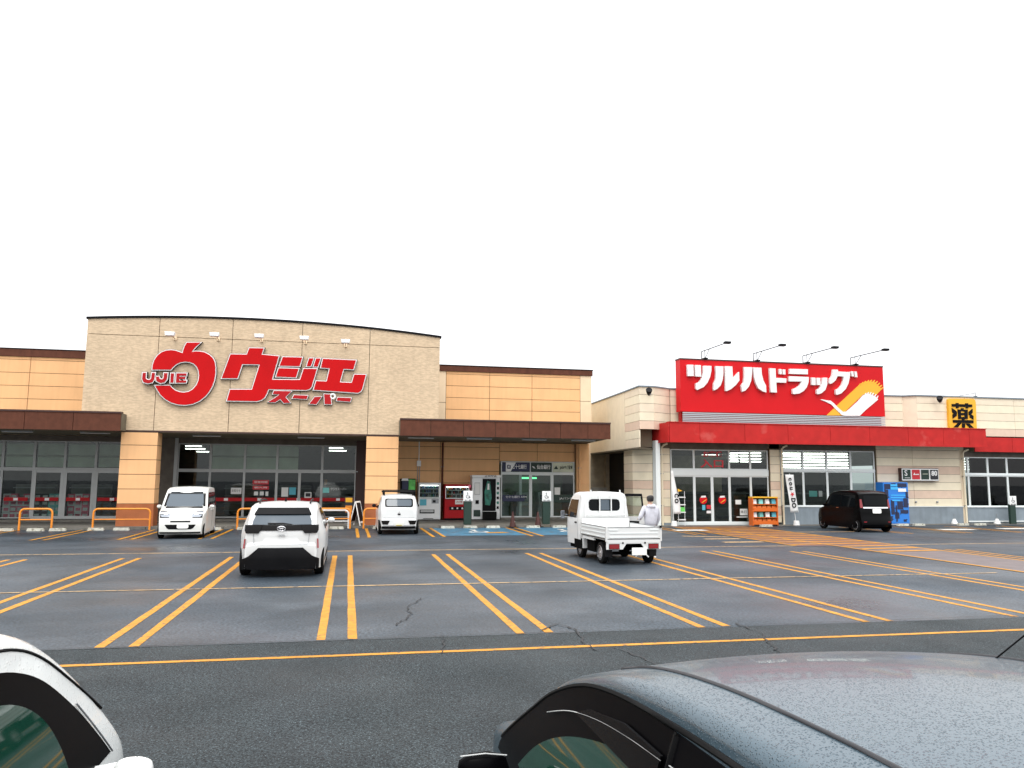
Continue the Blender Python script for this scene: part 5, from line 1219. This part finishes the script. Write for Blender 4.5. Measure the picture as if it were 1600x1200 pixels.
def drinks(t, w_, h, cols, z0=1.12, z1=None, mt='interior_mid'):
    z1 = z1 or h-.12
    MB().box(-w_+.06, w_-.12, -.008, .018, z0, z1).build('display_recess', 'black', t)
    dz = (z1-z0)/3
    zz = [z0+.03+dz*i for i in range(3)]
    shelf_goods(t, -w_+.09, w_-.15, zz, cols, -.05, dz*.72, 10)
    for z in zz: MB().box(-w_+.07, w_-.13, -.07, -.01, z-.03, z-.004).build('shelf', 'logo_white', t)
    MB().box(-w_+.08, w_-.14, -.05, -.02, z1-.03, z1-.006).build('display_light', 'display_lamp', t)
    MB().box(-w_+.05, w_-.11, -.095, -.09, z0, z1).build('display_glass', 'glass_clear', t)
    m = MB(); m.box(-w_+.02, -w_+.05, -.1, .018, z0-.03, z1+.03).box(w_-.11, w_-.08, -.1, .018, z0-.03, z1+.03).box(-w_+.05, w_-.11, -.1, .018, z1+.002, z1+.03).box(-w_+.05, w_-.11, -.1, .018, z0-.03, z0-.002)
    m.build('display_frame', 'white_metal', t)
t, w_, h = vend(3.42, 4.52, 1.93, 'white_metal', 'vending_machine', 'white drinks vending machine with three shelves of bottles')
drinks(t, w_, h, 'bbwgkc')
MB().box(-w_+.08, -w_+.4, -.01, .018, .72, 1.02).build('poster', 'paper_cyan', t); MB().box(.1, w_-.1, -.012, .018, .82, 1.04).build('button_panel', 'steel', t); MB().box(.15, .3, -.02, -.013, .86, .98).build('coin_panel', 'black', t)
MB().box(-w_+.08, w_-.3, -.02, .018, .34, .52).build('dispenser_flap', 'black', t); MB().box(-w_+.12, w_-.34, -.026, -.021, .39, .5).build('flap', 'frame_metal', t)
MB().box(-w_+.25, w_-.35, -.012, .018, .08, .10).build('vent', 'black', t)
t, w_, h = vend(4.72, 6.0, 1.86, 'film_red', 'vending_machine', 'red drinks vending machine partly behind the left wheelchair post')
drinks(t, w_, h, 'rgkwbo', 1.08)
MB().box(-.12, .28, -.02, .018, .78, 1.0).build('poster', 'paper_white', t); text('お得', .08, -.022, .89, .12, 'film_red', t, width=.3)
MB().box(-.4, .55, -.015, .018, .5, .66).build('payment_panel', 'black', t)
for x in (-.3, -.05, .2, .4): MB().box(x, x+.08, -.022, -.016, .54, .62).build('label_mark', 'logo_white', t)
m = MB().lathe([(.001, -.02), (.09, -.02), (.09, .01), (.001, .01)], (w_-.06, -.03, h-.1), 'y', 16).build('round_sticker', 'pack_pink', t)
MB().box(w_-.2, w_-.04, -.03, -.01, h-.36, h-.26).build('sticker', 'logo_white', t)
MB().box(-w_, w_, -.02, .0, .04, .1).build('kick_plate', 'black', t)
t, w_, h = vend(6.08, 7.5, 2.2, 'white_metal', 'photo_booth', 'tall white photo booth with a dark green poster left of the bank')
t['category'] = 'photo booth'
MB().box(-w_-.02, w_+.02, -.12, .6, h+.002, h+.12).build('header', 'logo_white', t); text('証明写真', .2, -.126, h+.06, .1, 'black', t, width=.6)
mat('poster_green', (.01, .16, .11), .4, var=.6, vs=5)
MB().box(-.18, w_-.22, -.012, .018, .45, h-.06).build('poster', 'black', t); MB().prism([(-.05, .75), (.2, .72), (.28, 1.1), (.2, 1.9), (.05, 1.95), (-.08, 1.4)], -.022, -.013).build('poster_picture', 'poster_green', t); MB().prism([(.05, 1.5), (.16, 1.5), (.15, 1.8), (.07, 1.8)], -.03, -.023).build('poster_picture', 'paper_white', t)
MB().box(-.18, w_-.22, -.3, .018, .05, .42).build('step_box', 'rubber', t)
MB().box(-w_+.09, -w_+.42, -.012, .018, .18, .5).build('picture', 'deep_green', t)
for z0_, z1_ in ((1.25, 1.85),): MB().box(-w_+.12, -w_+.4, -.012, .018, z0_, z1_).build('price_board', 'frame_metal', t); MB().box(-w_+.14, -w_+.38, -.02, -.013, z0_+.03, z1_-.03).build('price_sheet', 'paper_white', t)
MB().box(-w_+.18, -w_+.34, -.03, .018, .8, .98).build('payment_slot', 'black', t)
for k in range(6): MB().box(w_-.16, w_-.06, -.012, .018, .55+.24*k, .68+.24*k).build('side_letter', ['black', 'poster_green'][k % 2], t)
t, w_, h = vend(2.55, 3.28, 2.12, 'black_plastic', 'photo_printer', 'dark machine with green sticker behind the white hatchback', 39.1)
t['category'] = 'machine'
mat('poster_bright', (.12, .55, .10), .5, var=.3, vs=6)
MB().box(.02, .34, -.012, .018, 1.45, 1.98).build('sticker', 'poster_bright', t); MB().box(-.3, 0, -.1, .018, 1.5, 1.9).build('screen', 'navy', t); MB().prism([(-.34, 1.92), (.0, 1.92), (-.03, 2.03), (-.31, 2.03)], -.14, .018).build('hood', 'logo_white', t)
# blue machine
mat('machine_blue', (.02, .19, .62), .4); mat('machine_sky', (.05, .42, .80), .4)
t = thing('blue_machine', 'tall blue and black ice machine right of the black van', 'vending machine', (26.72, 34.72, .02), rad(-3)); w_ = .68; h = 2.08
MB().box(-w_, w_, .01, .62, .05, h).build('cabinet', 'machine_blue', t, bevel=.02); MB().box(-w_+.03, w_-.03, .05, .6, 0, .048).build('feet', 'logo_white', t)
random.seed(4)
m = MB(); k_ = MB(); y = 0
grid = [(-.62, -.3, 1.75, 2.0), (-.25, -.02, 1.9, 2.04), (.1, .6, 1.85, 2.04), (-.62, -.42, 1.3, 1.72), (.05, .35, .75, 1.15), (-.3, -.12, .5, 1.2), (.38, .62, .85, 1.3), (.2, .62, .55, .72), (-.1, .12, .3, .6), (-.35, -.25, .2, .42), (.35, .5, .15, .26), (-.6, -.45, .6, 1.1), (.52, .64, 1.32, 1.62), (-.05, .02, .15, .95), (-.6, -.5, .2, .5)]
for a, b, z0_, z1_ in grid:
    k_.box(a, b, -.004, .009, z0_, z1_)
    for _ in range(5):
        x = random.uniform(a-.06, b); z = random.uniform(z0_-.05, z1_-.02); k_.box(x, x+.05, -.0045-random.random()*.003, .009, z, z+.04)
k_.build('dark_print', 'navy', t)
m.box(-.28, .12, -.006, .009, 1.72, 1.85).box(-.28, .5, -.006, .009, 1.42, 1.47).box(-.28, .4, -.006, .009, 1.3, 1.35).box(-.22, .2, -.006, .009, 1.16, 1.22)
m.build('white_print', 'machine_sky', t)
MB().box(.12, .55, -.012, -.005, 1.62, 1.78).build('notice', 'logo_white', t)
MB().box(-.30, .08, -.03, .0, 1.88, 1.98).build('logo_plate', 'machine_sky', t, bevel=.02)
# orange rack with goods
t = thing('display_rack', 'orange display rack full of small bags beside the drugstore entrance', 'rack', (19.52, 34.95, .02)); 
mat('rack_red', (.66, .13, .012), .5)
for x_ in (-.64, .64): MB().box(x_-.02, x_+.02, -.35, .05, 0, 1.3).build('side_panel', 'rack_red', t); MB().box(-.62, .62, .0, .05, .05, 1.3).build('back_panel', 'sign_yellow', t)
MB().box(-.66, .66, -.36, .05, 1.302, 1.36).build('top_board', 'sign_yellow', t)
for k, z in enumerate((.05, .36, .67, .98)):
    MB().box(-.618, .618, -.35, -.002, z, z+.03).build('shelf', 'rack_red', t)
    if k % 2 == 0: MB().box(-.618, .618, -.37, -.352, z, z+.17).build('shelf_front', 'rack_red', t)
for k, z in enumerate((.081, .391, .701, 1.011)):
    for i in range(4 if k % 2 else 5):
        n_ = 4 if k % 2 else 5; x = -.5+1.0*i/(n_-1)
        mt = ('paper_white', 'pack_teal', 'paper_white', 'paper_cyan')[i % 4] if k % 2 else 'pack_orange'
        if mt == 'pack_orange': mat('pack_orange', (.78, .20, .02), .5, rnd=.3)
        g = MB().box(-.1, .1, -.08, .08, 0, .22).mesh('snack_bag', mt) if (mt,) not in PC else PC[(mt,)]; PC[(mt,)] = g
        o = bpy.data.objects.new('snack_bag', g); COL.objects.link(o); o.location = (19.52+x, 34.95-.2, .02+z); o.rotation_euler = (rad(-12), 0, random.uniform(-.2, .2))
        tag(o, ('small pale bag on the %s shelf of the orange rack, %s from the left' if k % 2 else 'small orange bag on the %s shelf of the orange rack, %s from the left') % (('lowest', 'second lowest', 'second highest', 'highest')[k], ORD[i].replace('leftmost', 'first')), 'bag', 'pale bags on the orange rack' if k % 2 else 'orange bags on the orange rack')
# banners
def banner(x, y, w_, z0, z1, lean, label, curved=False):
    t = thing('banner_flag', label, 'banner', (x, y, .02))
    MB().tube([(0, 0, 0), (lean*.3, 0, z0), (lean, 0, z1+.05)], .012, 6).build('pole', 'white_metal', t)
    MB().lathe([(.001, .22), (.12, .22), (.15, .02), (.15, 0), (.001, 0)], (0, 0, 0), 'z', 14).build('water_base', 'logo_white', t, smooth=40)
    m = MB(); n = 16; vs = []
    for i in range(n+1):
        q = i/n; z = z0+(z1-z0)*q; xs_ = lean*(.3+.7*q); wd_ = w_*(1 if not curved else max(.25, min(1, 1.25-q)))
        for s in (0, .5, 1): vs.append((xs_-.02-wd_*.5+wd_*s*1.0 if not curved else xs_+wd_*s, -.02-.03*math.sin(q*5+s*2), z))
    fs = [(i*3+j, i*3+j+1, (i+1)*3+j+1, (i+1)*3+j) for i in range(n) for j in range(2)]
    o = m.add(vs, fs).build('cloth', 'logo_white', t, smooth=60); md = o.modifiers.new('s', 'SOLIDIFY'); md.thickness = .004
    return t, o
t, o = banner(21.25, 34.8, .42, .62, 2.42, -.28, 'white vertical banner with black letters and red star before the drugstore window')
for s, z in (('c', 2.2), ('o', 1.98), ('u', 1.76), ('D', 1.2), ('O', .95)):
    q = (z-.62)/1.8; text(s, -.28*(.3+.7*q)-.03, -.075, z, .3, 'black', t, rot=(rad(90), rad(90), 0), bold=.012, name='letter')
q = (1.48-.62)/1.8
MB().prism([(-.28*(.3+.7*q)-.03+.12*(1 if i % 2 else .45)*math.cos(math.pi/2+i*math.pi/5), 1.48+.12*(1 if i % 2 else .45)*math.sin(math.pi/2+i*math.pi/5)) for i in range(10)], -.08, -.075).build('star', 'red_print', t)
t, o = banner(15.0, 34.9, .36, .55, 2.55, -.12, 'curved white banner left of the drugstore entrance', True)
for s, z in (('O', 1.15), ('C', 1.4)): text(s, .1, -.075, z, .26, 'black', t, rot=(rad(90), rad(90), 0), bold=.012, name='letter')
MB().prism([(.18, 1.72), (.42, 1.62), (.2, 1.58)], -.05, -.045).build('corner_pennant', 'sign_yellow', t)
t = thing('wire_rack', 'small white wire rack behind the curved banner', 'rack', (15.45, 35.05, .02))
m = MB()
for x in (-.16, .16): m.tube([(x, 0, 0), (x, 0, 1.6)], .012, 6)
for z in (.25, .6, .95, 1.3): m.box(-.16, .16, -.12, .12, z, z+.04)
m.build('frame', 'white_metal', t); MB().box(-.12, .12, -.1, .1, .65, .85).build('goods', 'poster_bright', t)
# downpipes of the drugstore
for (x, y, z1_, lb) in ((14.62, RY-.06, 3.86, 'white downpipe on the left corner of the drugstore'), (20.9, RY-.08, 3.86, 'cream downpipe between entrance and wide window'), (31.22, RY-.10, 3.8, 'cream downpipe where the red canopy steps down')):
    t = thing('downpipe', lb, 'pipe', (x, y, .02)); MB().tube([(0, 0, 0), (0, 0, z1_-.2), (.08, -.05, z1_-.08), (.25, -.12, z1_)], .05, 10).build('pipe', 'cream_tile', t, smooth=50)
    for z in (.9, 2.4, 3.3): MB().box(-.07, .07, -.03, .06, z, z+.04).build('bracket', 'steel', t)
# wall floodlights
def flood(x, y, z, label, rz):
    t = thing('wall_floodlight', label, 'lamp', (x, y, z), rz)
    MB().lathe([(.001, 0), (.11, 0), (.11, .03), (.001, .03)], (0, 0, .16), 'y', 14).build('wall_plate', 'steel', t)
    MB().tube([(0, -.02, .16), (0, -.25, .12), (-.05, -.35, 0)], .025, 6).build('arm', 'black_plastic', t)
    m = MB().lathe([(.001, 0), (.07, .02), (.12, .14), (.15, .3), (.14, .32), (.001, .3)], (0, 0, 0), 'y', 16); R_ = Matrix.Rotation(rad(-38), 3, 'X') @ Matrix.Rotation(math.pi, 3, 'Z')
    m.v = [tuple(R_ @ Vector(v)+Vector((-.06, -.3, .06))) for v in m.v]; m.build('lamp_head', 'black_plastic', t, smooth=50)
flood(13.78, 34.72, 6.05, 'dark floodlight high on the left corner of the drugstore', rad(-15)); flood(29.75, RY-.46, 6.15, 'dark floodlight left of the yellow medicine sign', rad(-35))
t = thing('roof_antenna', 'thin bent antenna on the roof edge above the medicine sign', 'antenna', (32.3, RY, 6.55)); MB().tube([(-1.4, 0, 0), (-.05, 0, .25), (0, 0, .3)], .012, 5).tube([(0, 0, .3), (.02, 0, .05)], .012, 5).box(-.06, .06, -.06, .06, .0, .1).build('rod', 'black', t)
for x, y, s, lb in ((30.3, 35.1, 1, 'white water weight at the foot of the right wall'), (32.75, 35.0, 1.1, 'white weight beside the far right post')):
    t = thing('concrete_weight', lb, 'weight', (x, y, .02)); MB().lathe([(.001, .26), (.06, .26), (.16, .04), (.16, 0), (.001, 0)], (0, 0, 0), 'z', 12).build('weight', 'logo_white', t); MB().tube([(0, 0, .26), (0, 0, .5)], .012, 5).build('pin', 'steel', t)
for x in (28.35, 29.6): 
    o = MB().lathe([(.001, -.08), (.05, -.06), (.05, 0), (.001, 0)], (x, RY, 1.12), 'y', 10).build('wall_hook', 'steel'); tag(o, 'small metal hook on the cream wall right of the blue machine', 'hook', 'hooks on the cream wall')
    o['label'] = 'small metal hook on the cream wall, %s of two' % ('left' if x < 29 else 'right')
# ---- notices on the glass
def notice(px0, py0, px1, py1, Yp, mt, label, nm='notice', txt=None, tm='black', cat='poster', grp=None):
    x0, z1_ = FP(px0, py0, Yp); x1, z0_ = FP(px1, py1, Yp)
    o = MB().box(x0, x1, Yp-.006, Yp, z0_, z1_).build(nm, mt); tag(o, label, cat, grp)
    if txt:
        b = text(txt, (x0+x1)/2, Yp-.009, (z0_+z1_)/2, (z1_-z0_)*.5, tm, o, width=(x1-x0)*.8, ext=.001)
Yg = BW+.03
notice(395, 750, 420, 757, Yg, 'red_print', 'red notice strip at the top of the middle window', txt='営業時間', tm='logo_white')
notice(395, 759, 420, 765, Yg, 'red_print', 'second red notice strip in the middle window', txt='朝九時', tm='logo_white')
notice(397, 768, 403, 774, Yg, 'paper_white', 'small white square sticker left in the middle window'); notice(406, 768, 412, 774, Yg, 'paper_white', 'small white square sticker centred in the middle window'); notice(415, 768, 419, 775, Yg, 'paper_white', 'small white sticker right in the middle window')
notice(361, 762, 377, 772, Yg, 'paper_white', 'pale notice beside the white van roof', txt='お知らせ')
notice(440, 761.5, 450, 776, Yg, 'paper_white', 'white portrait poster on the left entrance door'); notice(452, 761.5, 462, 773, Yg, 'paper_cyan', 'cyan poster on the left entrance door')
notice(476, 769, 486.5, 778, Yg, 'paper_white', 'white framed notice on the right entrance door'); notice(477.5, 770.5, 485, 776, Yg-.01, 'paper_black', 'dark sheet inside the framed door notice')
notice(504.5, 762, 514, 770, Yg, 'pack_teal', 'pale green notice right of the entrance door')
notice(507, 749, 511, 757, Yg+.5, 'orange_paint', 'orange hanging card inside the entrance')
text('ウジエスーパー', *(lambda p: (p[0], Yg, p[1]))(FP(529, 764.5, Yg)), .16, 'logo_white', None, 'window_lettering', width=.75); o = bpy.context.scene.objects['window_lettering']; tag(o, 'white lettering on the glass right of the entrance', 'lettering')
Yd = RY+.085
for px, lb in ((1099, 'red and white round sticker on the left drugstore door'), (1128.5, 'red and white round sticker on the right drugstore door')):
    x, z = FP(px, 781, Yd); t = thing('door_sticker', lb, 'sticker', (x, Yd, z))
    MB().lathe([(.001, -.006), (.2, -.006), (.2, 0), (.001, 0)], (0, 0, 0), 'y', 20).build('disc', 'sign_red', t); MB().prism([(-.14, .1), (.14, .12), (.12, .2), (-.1, .19)], -.012, -.007).build('print', 'logo_white', t); MB().prism([(-.1, -.16), (.14, -.02), (.16, .04), (-.06, -.1)], -.012, -.007).build('print', 'sign_yellow', t)
notice(1097, 789, 1102, 797, Yd, 'paper_cyan', 'small cyan notice under the left door sticker'); notice(1104, 789, 1111, 795, Yd, 'red_print', 'small red notice under the left door sticker'); notice(1104, 798, 1111, 802, Yd, 'pack_white', 'small pale notice low on the left door')
notice(1149, 781, 1158, 788, Yd, 'paper_white', 'cream card on the glass left of the orange rack'); notice(1156, 795, 1168, 805, Yd, 'paper_white', 'white printed sheet low on the glass left of the orange rack', txt='本日')
notice(1151, 807, 1168, 808.5, Yd, 'paper_white', 'thin white strip low on the glass left of the orange rack')
notice(1264, 767, 1277, 776, Yd, 'pack_teal', 'pale notice in the wide drugstore window'); notice(1279, 767, 1285, 776, Yd, 'pack_white', 'small notice beside the pale notice in the wide window')
xx, zz_ = FP(1113, 708, RY+.09); z2 = FP(1113, 726, RY+.09)[1]
o = text('お客様', xx+.0, RY+.095, 3.38, .30, 'red_print', ds, 'window_lettering', width=1.0, bold=.008); o = text('入口', xx+.0, RY+.095, 2.92, .42, 'red_print', ds, 'window_lettering', width=1.2, bold=.01)
# ---- goods behind the left window
pk = {k: MB().box(-.155, .155, -.1, .1, 0, .27).mesh('paper_pack', k) for k in ('pack_pink', 'pack_white', 'pack_teal', 'paper_black')}
pl_ = {k: MB().box(-.1, .1, -.012, 0, .06, .2).mesh('pack_label', m_) for k, m_ in (('pack_pink', 'pack_white'), ('pack_white', 'pack_pink'), ('pack_teal', 'pack_white'), ('paper_black', 'logo_white'))}
def packs(px0, px1, kinds, rows_, label, group, z0=SW+.1):
    xa = FP(px0, 790, 40.35)[0]; xb = FP(px1, 790, 40.35)[0]; n = len(kinds)
    for r_ in range(rows_):
        for i, k in enumerate(kinds):
            if (r_ == rows_-1 and random.random() < .15): continue
            kk = k if random.random() < .8 else ('pack_white' if k == 'pack_pink' else k)
            o = bpy.data.objects.new('paper_pack', pk[kk]); COL.objects.link(o); o.location = (xa+(xb-xa)*(i+.5)/n, 40.35+random.uniform(-.02, .02), z0+.282*r_)
            l = bpy.data.objects.new('pack_label', pl_[kk]); COL.objects.link(l); l.parent = o; l.location = (0, -.1, 0)
            tag(o, label+', %s from left in %s' % (NTH[i], ('bottom row', 'second row up', 'third row up', 'top row')[r_]), 'pack', group)
packs(-38, -2, ['pack_white']*3, 4, 'white paper pack in the far left window', 'packs behind the far left window')
packs(6, 48, ['pack_white', 'pack_pink', 'pack_pink', 'pack_pink'], 4, 'pink paper pack in the second window', 'pink packs behind the second window')
packs(53, 77, ['paper_black']*2, 4, 'black box with white print', 'black boxes behind the window')
packs(78, 95, ['pack_teal']*2, 4, 'teal paper pack beside the black boxes', 'teal packs behind the window')
packs(106, 140, ['pack_pink', 'pack_white', 'pack_pink'], 4, 'pink and white pack behind door', 'packs behind the left door')
# shelves inside
random.seed(11)
for i in range(7):
    x = -16+i*2.6
    t = thing('shop_shelf', 'dark shop shelf deep inside the supermarket, '+NTH[i]+' from the left', 'shelf', (x, 46+random.uniform(-1, 1), SW), 0, 'shelves inside the supermarket')
    MB().box(-1, 1, -.05, .05, 0, 1.6).build('back', 'interior_mid', t)
    for z in (.2, .6, 1.0, 1.4): MB().box(-1, 1, -.4, -.06, z, z+.04).build('board', 'frame_metal', t)
for i in range(9):
    x = 15.8+i*2.3
    t = thing('shop_shelf', 'pale shop shelf inside the drugstore, '+NTH[i]+' from the left', 'shelf', (x, 39.5+random.uniform(-.5, .5), .03), 0, 'shelves inside the drugstore')
    MB().box(-.9, .9, -.05, .05, 0, 1.5).build('back', 'interior_mid', t)
    for z in (.2, .6, 1.0, 1.4):
        b = MB().box(-.9, .9, -.4, -.06, z, z+.04).build('board', 'frame_metal', t)
# ---- person at the open truck door, seen from behind
mat('skin', (.45, .27, .19), .6, pos=False); mat('hair', (.010, .009, .009), .55, pos=False); mat('hoodie', (.50, .50, .55), .9, var=.12, vs=9, pos=False, bump=.3, bs=25); mat('trousers', (.015, .016, .022), .85, pos=False)
pr_ = thing('person', 'person in a pale grey hoodie standing with back turned at the open truck door', 'person', (8.22, 20.75, 0), rad(12))
def skin(name, pts, edges, mt, parent, sub=2, root=0):
    me = bpy.data.meshes.new(name); me.from_pydata([p[0] for p in pts], edges, []); me.materials.append(MATS[mt]); o = bpy.data.objects.new(name, me); COL.objects.link(o); o.parent = parent
    sk = o.modifiers.new('skin', 'SKIN'); sk.use_smooth_shade = True
    for i, p in enumerate(pts):
        r = p[1]; me.skin_vertices[0].data[i].radius = (r, r) if not isinstance(r, tuple) else r
    me.skin_vertices[0].data[root].use_root = True
    s = o.modifiers.new('sub', 'SUBSURF'); s.levels = sub; s.render_levels = sub
    dg = bpy.context.evaluated_depsgraph_get(); m2 = bpy.data.meshes.new_from_object(o.evaluated_get(dg)); o.modifiers.clear(); o.data = m2; m2.materials.clear(); m2.materials.append(MATS[mt]); m2.shade_smooth(); return o
hipz = .92
body = [((0, 0, hipz), (.15, .11)), ((0, .0, 1.12), (.13, .10)), ((0, -.01, 1.34), (.16, .10)), ((0, 0, 1.46), (.07, .06)), ((0, .02, 1.54), (.05, .05)), ((0, .03, 1.60), (.075, .09)), ((0, .03, 1.67), (.07, .085)),
        ((-.18, 0, 1.40), .05), ((-.25, .05, 1.14), .04), ((-.17, .26, 1.06), .032), ((-.13, .34, 1.06), .03),
        ((.18, 0, 1.40), .05), ((.24, .03, 1.12), .04), ((.22, .12, .88), .03), ((.21, .15, .80), .03),
        ((-.09, 0, .86), .085), ((-.10, .02, .48), .06), ((-.11, -.01, .09), .042), ((-.12, .12, .04), .038),
        ((.09, 0, .86), .085), ((.10, .02, .48), .06), ((.11, -.01, .09), .042), ((.12, .12, .04), .038)]
ed = [(0, 1), (1, 2), (2, 3), (3, 4), (4, 5), (5, 6), (2, 7), (7, 8), (8, 9), (9, 10), (2, 11), (11, 12), (12, 13), (13, 14), (0, 15), (15, 16), (16, 17), (17, 18), (0, 19), (19, 20), (20, 21), (21, 22)]
skin('body', body, ed, 'skin', pr_)
for sg, hx, hy, hz in ((-1, -.13, .36, 1.06), (1, .21, .16, .76)):
    for k in range(4):
        dx = (k-1.5)*.02
        d = (0, 1, 0) if sg < 0 else (0, .25, -1); L_ = (.07, .08, .075, .06)[k]
        P = [((hx+dx*.8, hy, hz), .011), ((hx+dx, hy+d[1]*L_*.5, hz+d[2]*L_*.5), .009), ((hx+dx, hy+d[1]*L_*.85, hz+d[2]*L_-.015*(sg < 0)), .007)]
        skin('finger', P, [(0, 1), (1, 2)], 'skin', pr_, 1)
    skin('thumb', [((hx, hy-.02, hz), .012), ((hx+.04*-sg, hy+.02, hz), .010), ((hx+.05*-sg, hy+.05, hz-.01), .008)], [(0, 1), (1, 2)], 'skin', pr_, 1)
hd = [((0, 0, .84), (.20, .15)), ((0, -.01, 1.05), (.19, .14)), ((0, -.02, 1.30), (.20, .13)), ((0, -.02, 1.42), (.13, .10)), ((0, -.05, 1.48), (.11, .075)),
      ((-.20, 0, 1.38), .075), ((-.29, .04, 1.13), .065), ((-.20, .24, 1.06), .048), ((.20, 0, 1.38), .075), ((.28, .02, 1.12), .065), ((.25, .12, .88), .05)]
h_ = skin('hoodie', hd, [(0, 1), (1, 2), (2, 3), (3, 4), (2, 5), (5, 6), (6, 7), (2, 8), (8, 9), (9, 10)], 'hoodie', pr_)
skin('hood', [((-.10, -.06, 1.44), .05), ((0, -.12, 1.38), (.06, .06)), ((.10, -.06, 1.44), .05)], [(0, 1), (1, 2)], 'hoodie', h_, 2, 1)
skin('trousers', [((0, 0, .94), (.165, .125)), ((-.095, 0, .82), .105), ((-.10, .02, .48), .08), ((-.11, -.01, .12), .068), ((.095, 0, .82), .105), ((.10, .02, .48), .08), ((.11, -.01, .12), .068)], [(0, 1), (1, 2), (2, 3), (0, 4), (4, 5), (5, 6)], 'trousers', pr_)
for s in (-1, 1): skin('shoe', [((s*.11, -.05, .05), .05), ((s*.115, .06, .045), .05), ((s*.12, .17, .035), .04)], [(0, 1), (1, 2)], 'logo_white', pr_, 2, 1)
skin('hair', [((0, -.015, 1.54), (.095, .075)), ((0, -.012, 1.60), (.105, .10)), ((0, .0, 1.67), (.112, .118)), ((0, .015, 1.72), (.075, .09))], [(0, 1), (1, 2), (2, 3)], 'hair', pr_)
for s in (-1, 1): skin('ear', [((s*.082, .03, 1.60), .014), ((s*.088, .025, 1.635), .016)], [(0, 1)], 'skin', pr_, 1)
skin('nose', [((0, .115, 1.63), .012), ((0, .13, 1.60), .014)], [(0, 1)], 'skin', pr_, 1)
